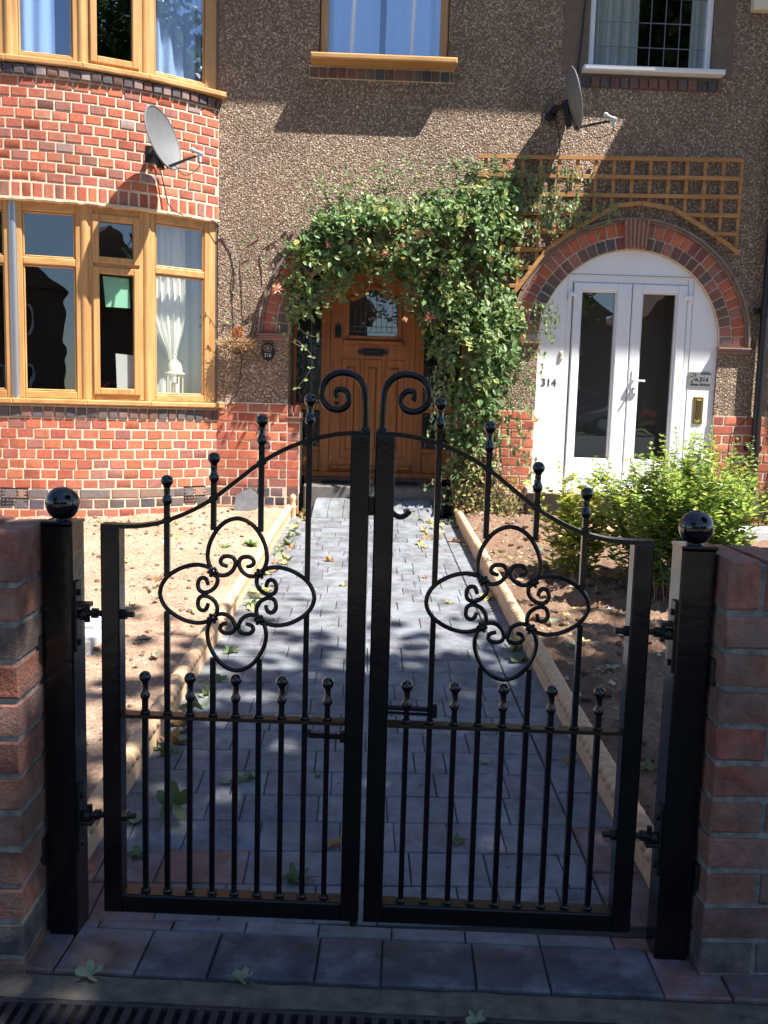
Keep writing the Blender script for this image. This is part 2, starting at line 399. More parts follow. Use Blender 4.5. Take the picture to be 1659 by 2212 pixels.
def plinth(root,segs,holes=None):
    pal={'d':REDS,0:REDS+[REDS[5]]*2,1:BLUES,2:BLUES+[REDS[5]]}
    for a,b in segs:
        mb=MB(); mb.box(a,b,7.194,7.45,.1,1.189); mb.build('plinth_mortar',M['mortar'],root,False)
        mb=MB(); courses(mb,WALL,a+.004,b-.004,.29,1.19,.075,{'d':.17,1:.085,2:.11},pal,-.03,.010); mb.build('brick_plinth',M['brick'],root)
def bay(root,cx,upper=True,win=True,name='bay'):
    cy=8.95; f=bayframe(cx,cy,BR); L0=BR*PHI
    for z0,z1 in ((.1,1.132),(2.60,3.50)):
        mb=MB()
        n=36
        for i in range(n):
            a0=-PHI+2*PHI*i/n; a1=-PHI+2*PHI*(i+1)/n; fr=f(BR*(a0+a1)/2); h=BR*math.tan((a1-a0)/2)
            mb.fbox(fr,-h,h,z0,z1,-.10,.002)
        mb.build('bay_mortar',M['mortar'],root,False)
    mb=MB()
    vent=[(BR*rad(2.7)-.0,BR*rad(7.4),.385,.515),(BR*rad(35.2),BR*rad(39.8),.385,.515)]
    pal={'d':REDS,0:REDS+[REDS[5]],1:BLUES,2:[(.22,.14,.11),(.13,.11,.11),(.26,.15,.12)]}
    courses(mb,f,-L0+.004,L0-.004,.29,1.04,.075,{'d':.118,1:.112,2:.22},pal,-.05,.006,holes=vent)
    courses(mb,f,-L0+.004,L0-.004,1.042,1.127,.085,.075,BLUES,-.05,.018,alt=False)
    mb.build('bay_brick',M['brick'],root)
    mb=MB()
    courses(mb,f,-L0+.004,L0-.004,2.606,2.716,.110,.074,REDS+[REDS[5],REDS[4]],-.05,.007,alt=False,joint=.015)
    courses(mb,f,-L0+.004,L0-.004,2.718,3.428,.071,.118,REDS*4+[(.30,.20,.19)],-.05,.007,joint=.0125)
    courses(mb,f,-L0+.004,L0-.004,3.43,3.503,.073,.072,BLUES+[(.24,.20,.2),(.25,.17,.15)],-.05,.030,alt=False)
    mb.build('bay_brick',M['brick'],root)
    mb=MB()
    for i in range(72):
        a0=-PHI+2*PHI*i/72; fr=f(BR*(a0+PHI/72)); h=BR*math.tan(PHI/72)+.001
        mb.fbox(fr,-h,h,2.583+R.uniform(-.004,.003),2.600,-.08,.020+R.uniform(-.004,.006),(1,1,1))
    mb.build('lintel_edge',M['whitewood'] if 0 else M['mortar'],root,False)
    # floors / ceilings inside the bay, roof over it
    mb=MB()
    for z0,z1,rr in ((2.62,2.74,BR-.09),(3.44,3.52,BR-.09),(5.33,5.45,BR+.16),(.45,.55,BR-.12)):
        ph=PHI if rr<BR else rad(45)
        P=[(cx+rr*math.sin(-ph+2*ph*i/24),cy-rr*math.cos(-ph+2*ph*i/24)) for i in range(25)]
        P=P+[(cx+rr*math.sin(ph),7.5),(cx-rr*math.sin(ph),7.5)]
        n=len(P); mb.add([V((a,b,z0)) for a,b in P]+[V((a,b,z1)) for a,b in P],[tuple(range(n))[::-1],tuple(range(n,2*n))]+[(i,(i+1)%n,n+(i+1)%n,n+i) for i in range(n)])
    mb.build('bay_floor',M['interior'],root,False)
    if not win:
        mb=MB()
        for z0,z1 in ((1.13,2.6),(3.5,5.33)):
            for i in range(24):
                a0=-PHI+2*PHI*i/24; fr=f(BR*(a0+PHI/24)); h=BR*math.tan(PHI/24); mb.fbox(fr,-h,h,z0,z1,-.1,-.04)
        mb.build('bay_window',M['white'],root,False); return
    Rw=2.325
    for lvl,(zs,zb,zt) in enumerate(((1.137,1.178,2.59),(3.502,3.545,5.33))):
        P=[V((cx+Rw*math.sin(rad(a)),cy-Rw*math.cos(rad(a)),0)) for a in VERT]
        P[0].x=cx-1.6;P[0].y=7.215;P[-1].x=cx+1.6-.01;P[-1].y=7.215
        for i in range(7):
            a,b=P[i],P[i+1]; U=(b-a); w=U.length; U.normalize(); F=(a,U,Z,U.cross(Z))
            cas=i in (1,5) or (lvl==1 and i in (5,1))
            m=MB(); jl=.065; jr=.065 if i<6 else .105
            if i==0: jl=.105
            col=(1,1,1)
            m.fbox(F,.008,jl,zb,zt,-.07,0,col,.006); m.fbox(F,w-jr,w-.008,zb,zt,-.07,0,col,.006)
            mr=[MB(),MB(),MB()]; mr[0].fbox(F,jl-.001,w-jr+.001,zb,zb+.055,-.068,-.001,col,.006); mr[1].fbox(F,jl-.001,w-jr+.001,zt-.07,zt,-.068,-.001,col,.006)
            tz0,tz1=2.142,2.197
            panes=[]
            if lvl==0:
                mr[2].fbox(F,jl-.001,w-jr+.001,tz0,tz1,-.068,-.001,col,.008); panes=[(zb+.055,tz0),(tz1,zt-.07)]
            else: panes=[(zb+.055,zt-.07)]
            # beads / sashes
            for (pz0,pz1) in panes:
                s=.036 if cas else .014; nn=.020 if cas else -.012
                q0,q1=jl-(.012 if cas else 0),w-jr+(.012 if cas else 0); r0,r1=pz0-(.014 if cas else 0),pz1+(.014 if cas else 0)
                m.fbox(F,q0,q0+s+.012*cas,r0,r1,-.03,nn,col,.006); m.fbox(F,q1-s-.012*cas,q1,r0,r1,-.03,nn,col,.006)
                m.fbox(F,q0+s+.011*cas,q1-s-.011*cas,r0,r0+s+.012*cas,-.03,nn-.0015,col,.006); m.fbox(F,q0+s+.011*cas,q1-s-.011*cas,r1-s-.012*cas,r1,-.03,nn-.0015,col,.006)
            wo=m.build('bay_window',M['oak'],root)
            [q_.build('rail',M['oak_h'],wo) for q_ in mr if q_.v]
            for pz0,pz1 in panes:
                g=MB(); g.fbox(F,jl,w-jr,pz0,pz1,-.024,-.020); g.build('pane',M['glass_coated'] if lvl==1 and not cas else M['glass'],wo,False)
            sl=MB()
            # facet sill with front nosing
            ext=.10; t=ext*math.tan(rad(6))
            sl.fbox(F,-t if i else 0,w+t if i<6 else w+.03,zs,zb-.001,-.09,ext,col,.008); sl.build('window_sill',M['oak_h'],wo)
        for i in range(1,7):
            m=MB(); p=P[i]; n=V((math.sin(rad(VERT[i])),-math.cos(rad(VERT[i])),0))
            m.tube([p-n*.018+Z*zb,p-n*.018+Z*zt],.034,12); m.build('bay_post',M['oak'] if not(i==4 and lvl==0) else M['steel'],root)
    return vent,f
def curtain(x0,x1,z0,z1,y,amp,wl,mt,label,gather=None,name='curtain',lean=0,loc=None,F=None):
    mb=MB(); nx=int((x1-x0)/wl*10)+2; nz=14; vs=[]
    for j in range(nz+1):
        t=j/nz; z=z0+(z1-z0)*t
        for i in range(nx+1):
            s=i/nx; x=x0+(x1-x0)*s
            if gather: cxg,zg,k=gather; g=math.exp(-((z-zg)/.22)**2)*k; x=x+(cxg-x)*g
            ph=2*math.pi*s*(x1-x0)/wl
            vs.append(V((x+.3*amp*math.sin(ph*.5+2*t),y+amp*math.sin(ph+.5*math.sin(3*t+s*5))+lean*s+.4*amp*math.sin(ph*.37),z)))
    fs=[(j*(nx+1)+i,j*(nx+1)+i+1,(j+1)*(nx+1)+i+1,(j+1)*(nx+1)+i) for j in range(nz) for i in range(nx)]
    if F: vs=[F[0]+F[1]*v.x+Z*v.z-F[3]*v.y for v in vs]
    mb.add(vs,fs); o=mb.build(name,mt,None,loc=tuple(vs[0])); tag(o,label,'curtain'); return o
# ---------------------------------------------------------------- left house (door 316)
HL=thing('house',(0,7.2,.3),'house with oak framed bow windows, pebbledash wall and orange wood door behind a climbing plant','house')
c=.150
mb=MB(); plate(mb,wall_outline(-1.15,1.14,c),[[(-.385,3.79),(.612,3.79),(.612,5.05),(-.385,5.05)]],V((0,7.2,0)),X,Z,-Y,.25); mb.build('wall',M['pebble'],HL,False)
mb=MB(); mb.box(-5.6,-4.35,7.2,7.45,.1,5.7); mb.build('wall',M['pebble'],HL,False)
mb=MB(); mb.box(-4.36,-1.14,7.2,7.45,5.1,5.72); mb.build('wall',M['render'],HL,False)
plinth(HL,[(-1.155,c-.735),(c+.735,1.14)])
arch(HL,c)
vent,bf=bay(HL,-2.75)
for u0,u1,z0,z1 in vent:
    fr=bf((u0+u1)/2); h=(u1-u0)/2; g=MB(); g.fbox(fr,-h,h,z0,z1,-.04,-.004)
    nx=7; 
    for i in range(nx+1): x=-h+.004+(2*h-.008)*i/nx; g.fbox(fr,x-.004,x+.004,z0,z1,-.02,.004)
    for i in range(6): zz=z0+.004+(z1-z0-.008)*i/5; g.fbox(fr,-h,h,zz-.004,zz+.004,-.02,.005)
    g.build('air_brick',M['dark_metal'],HL,False)
mb=MB(); mb.box(-1.185,-1.1495,7.206,7.46,.1,5.6); mb.build('wall',M['render'],HL,False)
# dwarf pier returns inside arch
mb=MB(); FL=(V((0,7.22,0)),X,Z,-Y)
for a,b in ((c-.735,c-.64),(c+.64,c+.735)):
    mb=MB(); mb.box(a,b,7.215,7.6,.3,1.12); mb.build('porch_pier',M['mortar'],HL,False)
for a,b in ((c-.733,c-.642),(c+.642,c+.733)):
    mb=MB()
    courses(mb,FL,a,b,.29,1.04,.075,.10,{'d':REDS,1:BLUES,2:BLUES},-.02,.012,alt=False)
    courses(mb,FL,a,b,1.09,1.19,.10,.05,REDS,-.3,.012,alt=False)
    for k in range(3): mb.fbox(FL,a-.004*k,b+.012+.004*k,1.045+.014*k,1.056+.014*k,-.3,.02+.008*k,(.36,.17,.12))
    mb.build('porch_pier',M['brick'],HL)
# reveals of porch
for q in ((c-.79,c-.735,.3,2.499),(c+.735,c+.79,.3,2.499),(c-.79,c+.79,2.5,2.7)): mb=MB(); mb.box(q[0],q[1],7.44,7.72,q[2],q[3]); mb.build('porch_side',M['render'],HL,False)
# porch screen (timber) at Y=7.65
DF=(V((0,7.65,0)),X,Z,-Y); DZ=.572; DX0,DX1=-.302,.490
m=MB()
for a,b in ((c-.735,c-.705),(DX0-.045,DX0+.035),(DX1-.035,DX1+.045),(c+.705,c+.735)): m.fbox(DF,a,b,DZ,2.5,-.07,0,(1,1,1),.005)
scr=m.build('door_screen',M['door_wood'],HL)
m=MB(); m.fbox(DF,c-.704,c+.704,DZ,DZ+.045,-.069,.03,(1,1,1),.005)
for a,b in ((c-.704,DX0-.046),(DX1+.046,c+.704)):
    m.fbox(DF,a,b,1.14,1.20,-.069,-.002,(1,1,1),.005); m.fbox(DF,a,b,DZ+.046,.79,-.05,-.02,(1,1,1),.004); m.fbox(DF,a,b,.79,.83,-.069,-.002,(1,1,1),.005)
m.fbox(DF,DX0+.036,DX1-.036,2.285,2.36,-.069,.004,(1,1,1),.006)
m.build('screen_rail',M['door_wood'],scr)
for a,b in ((c-.704,DX0-.046),(DX1+.046,c+.704)):
    for z0,z1 in ((.831,1.139),(1.201,2.5)):
        g=MB(); g.fbox(DF,a,b,z0,z1,-.04,-.034); g.build('side_light',M['glass_obs'],scr,False)
    g=MB(); g.tube([DF[0]+X*((a+b)/2+.02)+Z*1.2-Y*(-.03),DF[0]+X*((a+b)/2+.02)+Z*2.5-Y*(-.03)],.004,6); g.build('lead_came',M['lead'],scr)
g=MB(); g.fbox(DF,DX0+.036,DX1-.036,2.361,2.6,-.05,-.03); g.build('fan_panel',M['door_wood'],scr,False)
# door leaf
d0,d1=DX0+.037,DX1-.037; dc=(d0+d1)/2
m=MB(); ox,oz0,oz1=.222,1.762,2.13
head=[(dc+ox,oz0),(dc+ox,oz1-.045)]+[(dc+ox*.98-.44*t*1.0*1,0) for t in []]
def hd(n=24):
    out=[]
    for i in range(n+1):
        s=1-2*i/n; a=abs(s)
        z=oz1-.045+(.10*(.5+.5*math.cos(math.pi*min(1,a/.8))) if a<.8 else 0)
        out.append((dc+ox*s,z))
    return out
hole=[(dc-ox,oz0)]+[(dc+ox,oz0)]+hd()
plate(m,[(d0,.62),(d1,.62),(d1,2.283),(d0,2.283)],[hole],V((0,7.662,0)),X,Z,-Y,.045)
door=m.build('front_door',M['door_wood'],HL,False)
tag(door,'orange brown wooden door with arched leaded glass')
m=MB()
def stripe(pts,w,n0,n1,mb):
    for i in range(len(pts)-1):
        a=V((pts[i][0],0,pts[i][1]));b=V((pts[i+1][0],0,pts[i+1][1]));U=(b-a);ln=U.length
        if ln<1e-5: continue
        U.normalize(); Vv=(-Y).cross(U); mb.fbox((a+V((0,7.65,0)),U,Vv,-Y),-.002,ln+.002,-w/2,w/2,n0,n1,(1,1,1),.004)
stripe(hole+[hole[0]],.034,-.02,.006,m)
m.fbox(DF,dc-.255,dc+.255,oz0-.055,oz0-.022,-.01,.034,(1,1,1),.008)
for k in (-1,0,1):
    xc=dc+k*.186; 
    for w,n0 in ((.078,.000),):
        stripe([(xc-w,.74),(xc+w,.74),(xc+w,1.575),(xc-w,1.575),(xc-w,.74)],.014,-.014,-.004,m)
    m.fbox(DF,xc-.042,xc+.042,.80,1.52,-.014,.004,(1,1,1),.018)
m.fbox(DF,d0+.01,d1-.01,.635,.675,-.014,.03,(1,1,1),.012)
m.build('door_moulding',M['door_wood'],door)
m=MB(); P=[V((a,0,b)) for a,b in hole]; plate(m,hole,[],V((0,7.675,0)),X,Z,-Y,.006); m.build('door_glass',M['glass'],door,False)
m=MB()
for i in range(9):
    x=dc-ox+.045*i+.02; top=oz1-.03+.08*math.exp(-((x-dc)/.1)**2); m.tube([V((x,7.666,oz0+.05)),V((x,7.666,top-.12+.03*(i%3)))],.0022,5)
for z in (oz0+.05,oz0+.095): m.tube([V((dc-ox,7.666,z)),V((dc+ox,7.666,z))],.0022,5)
for s in (-1,1):
    m.tube([V((dc+s*(.20-.0*t),7.666,oz0+.1+.30*t)) if t<.6 else V((dc+s*(.20-.35*(t-.6)),7.666,oz0+.1+.30*t)) for t in [i/10 for i in range(11)]],.0022,5)
for i in range(7): m.ball(V((dc+R.uniform(-.16,.16),7.668,oz0+R.uniform(.08,.25))),.016,8,6,sq=1)
m.build('lead_came',M['lead'],door)
m=MB(); m.fbox(DF,dc-.085,dc+.085,1.612,1.672,-.014,.008,(1,1,1),.005); m.fbox(DF,dc-.07,dc+.07,1.628,1.66,0,.013,(1,1,1),.004)
for s in (-1,1):
    q=dc+s*.085; pts=[(q,1.63),(q+s*.03,1.618),(q+s*.026,1.630),(q+s*.052,1.642),(q+s*.026,1.654),(q+s*.03,1.666),(q,1.654)]
    if s<0: pts=pts[::-1]
    plate(m,pts,[],V((0,7.642,0)),X,Z,-Y,.02)
m.build('letter_plate',M['black_plastic'],door,False)
m=MB(); kx=-.205
plate(m,[(kx-.026,1.755),(kx+.026,1.755),(kx+.026,1.845),(kx+.02,1.858),(kx+.008,1.862),(kx,1.885),(kx-.008,1.862),(kx-.02,1.858),(kx-.026,1.845)],[],V((0,7.640,0)),X,Z,-Y,.02)
m.tube([V((kx-.012,7.63,1.84)),V((kx-.015,7.612,1.80)),V((kx,7.605,1.775)),V((kx+.015,7.612,1.80)),V((kx+.012,7.63,1.84))],.005,8)
m.build('door_knocker',M['black_plastic'],door)
m=MB(); m.ball(V((-.205,7.625,1.20)),.02,12,8); m.build('door_knob',M['black_plastic'],door)
# step
m=MB(); m.box(-.447,.705,7.205,7.60,.30,.533,(1,1,1),.012); m.build('door_step',M['stone_step'],HL)
m=MB(); m.box(-.47,.72,7.601,7.66,.30,.571); m.build('door_threshold',M['tile'],HL,False)
for x0,x1 in ((-.31,-.06),(.24,.50)):
    m=MB(); m.box(x0,x1,7.42,7.585,.5345,.549,(1,1,1),.004); o=m.build('door_mat',M['mat'],None,loc=((x0+x1)/2,7.5,.535))
    tag(o,'black doormat piece at the '+('left' if x0<0 else 'right')+' of the orange door step','door mat')
# upstairs middle window
def window(root,x0,x1,z0,z1,fw,yb,mt,gl,lead=None,name='window'):
    F=(V((0,7.2+yb,0)),X,Z,-Y); m=MB()
    m.fbox(F,x0,x0+fw,z0,z1,-.07,0,(1,1,1),.006); m.fbox(F,x1-fw,x1,z0,z1,-.07,0,(1,1,1),.006)
    m.fbox(F,x0+fw,x1-fw,z0,z0+fw*.7,-.069,-.001,(1,1,1),.006); m.fbox(F,x0+fw,x1-fw,z1-fw,z1,-.069,-.001,(1,1,1),.006)
    w=m.build(name,mt,root)
    g=MB(); g.fbox(F,x0+fw,x1-fw,z0+fw*.7,z1-fw,-.034,-.030); g.build('pane',gl,w,False)
    if lead:
        l=MB(); x=x1-fw-lead[0]*.8
        while x>x0+fw: l.fbox(F,x-.003,x+.003,z0+fw*.7,z1-fw,-.030,-.0265); x-=lead[0]
        z=z0+fw*.7+lead[1]*.85
        while z<z1-fw: l.fbox(F,x0+fw,x1-fw,z-.003,z+.003,-.030,-.0255); z+=lead[1]
        l.build('lead_came',M['lead'],w,False)
    return w
w=window(HL,-.379,.608,3.828,5.04,.06,.03,M['oak'],M['glass_coated'])
m=MB(); m.fbox(WALL,-.443,.672,3.783,3.827,-.12,.155,(1,1,1),.010); m.build('window_sill',M['oak_h'],w)
m=MB(); courses(m,WALL,-.455,.655,3.692,3.775,.083,.0735,BLUES+[(.17,.09,.075)],-.05,.022,alt=False); m.build('sill_brick',M['brick'],w)
m=MB(); m.box(-.46,.66,7.195,7.3,3.685,3.784); m.build('sill_mortar',M['mortar'],w,False)
curtain(-.36,.085,3.80,5.0,7.285,.020,.13,M['net'],'white net curtain, left half, behind the middle upstairs window')
curtain(.125,.60,3.80,5.0,7.285,.020,.12,M['net'],'white net curtain, right half, behind the middle upstairs window')
# eaves and roof
m=MB(); m.box(-5.7,1.14,6.645,7.5,5.66,5.80); m.build('eaves',M['white'],HL,False)
m=MB(); m.add([V(p) for p in ((-5.8,6.5,5.81),(1.14,6.5,5.81),(1.14,9.6,8.2),(-5.8,9.6,8.2),(-5.8,12,5.81),(1.14,12,5.81))],[(0,1,2,3),(3,2,5,4)]); m.build('roof',M['tile'],HL,False)
# interior shell
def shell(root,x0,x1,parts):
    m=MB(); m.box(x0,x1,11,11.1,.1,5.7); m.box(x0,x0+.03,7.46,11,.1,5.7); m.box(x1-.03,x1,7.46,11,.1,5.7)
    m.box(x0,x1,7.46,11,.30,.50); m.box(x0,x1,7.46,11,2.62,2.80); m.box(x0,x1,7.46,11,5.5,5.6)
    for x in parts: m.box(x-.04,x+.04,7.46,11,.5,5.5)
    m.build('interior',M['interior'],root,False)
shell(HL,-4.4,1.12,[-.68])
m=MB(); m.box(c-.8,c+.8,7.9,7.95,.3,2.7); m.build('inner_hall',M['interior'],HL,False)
# cable down wall
m=MB(); m.tube([V((-.60+i*0,7.17,0)) for i in []] or [V((-.96,7.165,1.62)),V((-.955,7.168,1.5)),V((-.97,7.17,1.36)),V((-1.0,7.17,1.24)),V((-1.06,7.17,1.16)),V((-1.15,7.16,1.145)),V((-1.35,7.02,1.135))],.004,6); m.build('cable',M['cable'],HL)
m=MB(); m.tube([V((-1.25,7.10,2.61)),V((-1.17,7.15,2.585)),V((-1.09,7.18,2.52)),V((-1.02,7.18,2.40)),V((-.99,7.18,2.25)),V((-1.0,7.18,2.05))],.0035,6); m.build('cable',M['cable_grey'],HL)
# ---------------------------------------------------------------- right house 314
HR=thing('house',(3.0,7.2,.3),'house with white arched double door, leaded upstairs window and number 314','house')
c2=2.150
mb=MB(); plate(mb,wall_outline(1.141,3.45,c2),[[(1.698,3.79),(2.672,3.79),(2.672,5.05),(1.698,5.05)]],V((0,7.2,0)),X,Z,-Y,.25); mb.build('wall',M['pebble'],HR,False)
mb=MB(); mb.box(6.65,8,7.2,7.45,.1,5.7); mb.build('wall',M['pebble'],HR,False)
for a,b in ((1.50,1.697),(2.673,2.83)): mb=MB(); mb.fbox(WALL,a,b,3.80,5.05,-.02,.005); mb.build('window_surround',M['render'],HR,False)
plinth(HR,[(1.141,c2-.735),(c2+.735,3.46)])
arch(HR,c2)
bay(HR,5.05,win=False)
m=MB(); m.box(1.141,3.65,6.582,7.5,5.66,5.78); m.box(3.68,7.1,6.05,7.5,5.60,5.72); m.build('eaves',M['white'],HR,False)
m=MB(); m.add([V(p) for p in ((1.141,6.5,5.81),(8,6.5,5.81),(8,9.6,8.2),(1.141,9.6,8.2),(1.141,12,5.81),(8,12,5.81),(3.3,6.0,5.73),(7.1,6.0,5.73),(5.2,6.0,7.4),(5.2,8.6,7.4),(3.3,7.0,5.9),(7.1,7.0,5.9))],[(0,1,2,3),(3,2,5,4),(6,7,8),(6,8,9,10),(7,11,9,8)]); m.build('roof',M['tile'],HR,False)
w=window(HR,1.702,2.668,3.838,5.04,.044,.02,M['white'],M['glass'],(.1145,.183))
m=MB(); m.fbox(WALL,1.652,2.748,3.800,3.836,-.10,.10,(1,1,1),.008); m.build('window_sill',M['white'],w)
m=MB(); courses(m,WALL,1.652,2.752,3.700,3.785,.085,.0765,BLUES+[(.17,.09,.075)],-.05,.022,alt=False); m.build('sill_brick',M['brick'],w)
m=MB(); m.box(1.65,2.75,7.195,7.3,3.695,3.801); m.build('sill_mortar',M['render'],w,False)
curtain(1.73,2.12,3.80,5.0,7.30,.024,.075,M['greycloth'],'pleated pale grey curtain behind left half of the leaded upstairs window')
curtain(2.52,2.66,3.80,5.0,7.30,.018,.07,M['greycloth'],'narrow grey curtain at the right edge of the leaded upstairs window')
shell(HR,1.16,7.0,[3.3])
# white arched infill
m=MB(); yb=7.225
aa=math.degrees(math.acos(.513/.734)); PO=V((0,yb,0)); zj=1.745+.734*math.sin(rad(aa))
plate(m,arc(c2,1.745,.734,aa,180-aa,24),[],PO,X,Z,-Y,.03); inf=m.build('arched_panel',M['whitewood'],HR,False)
for s in (-1,1):
    m=MB(); pl=[(c2+s*.734,.57),(c2+s*.513,.57)]+([(c2+s*.734*math.cos(rad(aa+(0-aa)*i/12)),1.745+.734*math.sin(rad(aa+(0-aa)*i/12))) for i in range(13)])
    plate(m,pl if s<0 else pl[::-1],[],PO,X,Z,-Y,.03); m.build('side_panel',M['whitewood'],HR,False)
m=MB(); m.fbox((PO,X,Z,-Y),1.6372,2.6628,.571,.5995,-.03,0); m.fbox((PO,X,Z,-Y),1.6372,2.6628,2.2755,zj-.0005,-.03,-.0005) if zj>2.277 else None; m.build('bottom_panel',M['whitewood'],HR,False)
m=MB(); Fp=(V((0,yb,0)),X,Z,-Y)
m.fbox(Fp,1.44,2.86,2.282,2.286,-.002,.003); m.build('panel_joint',M['plaque'],inf,False)
m=MB(); m.box(1.36,2.94,7.10,7.40,.520,.568,(1,1,1),.008); m.build('door_sill',M['white'],HR)
m=MB(); m.box(1.38,2.93,7.16,7.42,.10,.519); m.build('door_base',M['stone_step'],HR,False)
m=MB(); Fd=(V((0,yb+.02,0)),X,Z,-Y)
for a,b in ((1.638,1.682),(2.618,2.662)): m.fbox(Fd,a,b,.601,2.275,-.06,.016,(1,1,1),.006)
m.fbox(Fd,1.683,2.617,2.222,2.275,-.06,.011,(1,1,1),.006); m.fbox(Fd,1.683,2.617,.60,.64,-.06,.011,(1,1,1),.006)
dfr=m.build('door_frame',M['white'],HR)
for k,(a,b,g0,g1) in enumerate(((1.690,2.160,1.750,2.046),(2.168,2.612,2.246,2.540))):
    m=MB(); z0,z1,q0,q1=.645,2.218,.80,2.158
    m.fbox(Fd,a,g0,z0,z1,-.045,.026,(1,1,1),.006); m.fbox(Fd,g1,b,z0,z1,-.045,.026,(1,1,1),.006)
    m.fbox(Fd,g0,g1,q1,z1,-.044,.025,(1,1,1),.006); m.fbox(Fd,g0,g1,z0,q0,-.044,.025,(1,1,1),.006)
    for (u0,u1,w0,w1) in ((g0,g0+.012,q0,q1),(g1-.012,g1,q0,q1),(g0+.012,g1-.012,q0,q0+.012),(g0+.012,g1-.012,q1-.012,q1)): m.fbox(Fd,u0,u1,w0,w1,-.03,.013,(1,1,1),.004)
    lf=m.build('door_leaf',M['white'],HR)
    g=MB(); g.fbox(Fd,g0+.01,g1-.01,q0+.01,q1-.01,-.02,-.014); g.build('pane',M['glass'],lf,False)
    hx=1.655 if k==0 else 2.645
    h=MB(); s=1 if k==0 else -1
    h.fbox(Fd,*sorted((hx-.008*s,hx+.058*s)),2.108,2.140,.01,.045,(1,1,1),.006); h.fbox(Fd,hx-.012,hx+.010,2.075,2.108,.01,.04,(1,1,1),.005); h.build('hinge',M['white'],lf)
    if k==1:
        h=MB(); h.fbox(Fd,2.192,2.216,1.33,1.53,.026,.034,(1,1,1),.004); h.fbox(Fd,2.196,2.212,1.442,1.460,.034,.07,(1,1,1),.003); h.fbox(Fd,2.198,2.295,1.442,1.458,.058,.074,(1,1,1),.005); h.build('door_handle',M['white'],lf)
        h=MB(); h.lathe(V((2.204,7.2,1.385)),[(.0001,0),(.007,0),(.007,.036),(.0001,.036)],10,axis=-Y); h.fbox(Fd,2.2015,2.2065,1.362,1.385,.03,.0355); 
        for i in range(len(h.v)): pass
        h.build('keyhole',M['ink'],lf,False)
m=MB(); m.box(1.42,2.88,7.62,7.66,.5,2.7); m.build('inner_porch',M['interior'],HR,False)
text_mesh('314',.086,Fp,1.522,1.390,.002,.002,M['bronze'],'house_number',HR,1.0)
m=MB(); m.fbox(Fp,2.722,2.800,1.115,1.338,0,.010,(1,1,1),.004); lb=m.build('letter_plate',M['brass'],HR)
m=MB(); m.fbox(Fp,2.742,2.782,1.14,1.312,.010,.014,(1,1,1),.003); m.build('letter_flap',mat('dark brass',(.16,.12,.05),.45,metal=.9),lb)
m=MB(); m.fbox(Fp,1.600,1.624,1.605,1.668,0,.016,(1,1,1),.005); bl=m.build('door_bell',M['cream_box'],HR)
m=MB(); m.lathe(V((1.612,yb-.016,1.643)),[(.0001,0),(.006,0),(.006,.003),(.0001,.003)],10,axis=-Y); m.build('bell_button',M['plaque'],bl)
# number sign
sg=MB(); x0,x1,z0,z1=2.668,2.850,1.412,1.535; ch=.022
plate(sg,[(x0+ch,z0),(x1,z0),(x1,z1-ch),(x1-ch*.3,z1-ch*.3),(x1-ch,z1),(x0,z1),(x0,z0+ch),(x0+ch*.3,z0+ch*.3)],[],V((0,yb-.007,0)),X,Z,-Y,.006)
S=sg.build('number_sign',M['plaque'],None,False,loc=(2.76,yb,1.41)); tag(S,'grey metal sign reading 314 Allesley Old Road beside the white door','sign')
text_mesh('314',.048,Fp,2.792,1.462,.008,.001,M['ink'],'sign_digits',S,1.0,.0008)
text_mesh('Allesley Old Road',.0225,Fp,2.762,1.430,.008,.001,M['ink'],'sign_lettering',S,.98,.0004)
m=MB()
for x,z,r in ((2.728,1.478,.009),(2.694,1.462,.007),(2.715,1.489,.004),(2.684,1.500,.0045),(2.700,1.502,.004),(2.705,1.523,.005),(2.721,1.520,.0045),(2.720,1.508,.004),(2.706,1.481,.0035)):
    m.fbox((V((x,yb,z)),V((.8,0,.6)),V((-.6,0,.8)),-Y),-r,r,-r*.7,r*.7,.006,.0095)
m.fbox((V((2.738,yb,1.472)),V((.8,0,-.6)),V((.6,0,.8)),-Y),-.004,.012,-.002,.002,.006,.0095)
m.build('flower_motif',M['ink'],S,False)
# alarm box top right
m=MB(); m.fbox(WALL,2.945,3.25,4.295,4.52,0,.07,(1,1,1),.01); o=m.build('alarm_box',M['cream_box'],None,loc=(3.09,7.2,4.3)); tag(o,'cream alarm box high on the wall at the top right corner','alarm box')
# downpipe, cables
m=MB(); m.tube([V((3.222,7.145,5.6)),V((3.222,7.145,.36))],.034,14)
for z in (.9,2.0,3.4,4.8): m.tube([V((3.222,7.145,z)),V((3.222,7.145,z+.06))],.042,14); m.fbox(WALL,3.15,3.29,z+.01,z+.05,0,.03)
m.build('downpipe',M['black_plastic'],HR)
m=MB(); m.tube([V((1.68,7.185,5.3)),V((1.665,7.185,4.6)),V((1.64,7.185,4.1)),V((1.615,7.185,3.75))],.006,6); m.tube([V((1.60,7.185,3.72)),V((1.60,7.185,3.65))],.004,6)
m.build('cable',M['cable'],HR)
m=MB(); m.tube([V((3.19,7.185,1.21)),V((3.13,7.18,1.14)),V((3.06,7.18,1.08)),V((3.04,7.18,.95)),V((3.05,7.18,.7)),V((3.04,7.18,.5))],.0035,6); m.build('cable',M['cable'],HR)
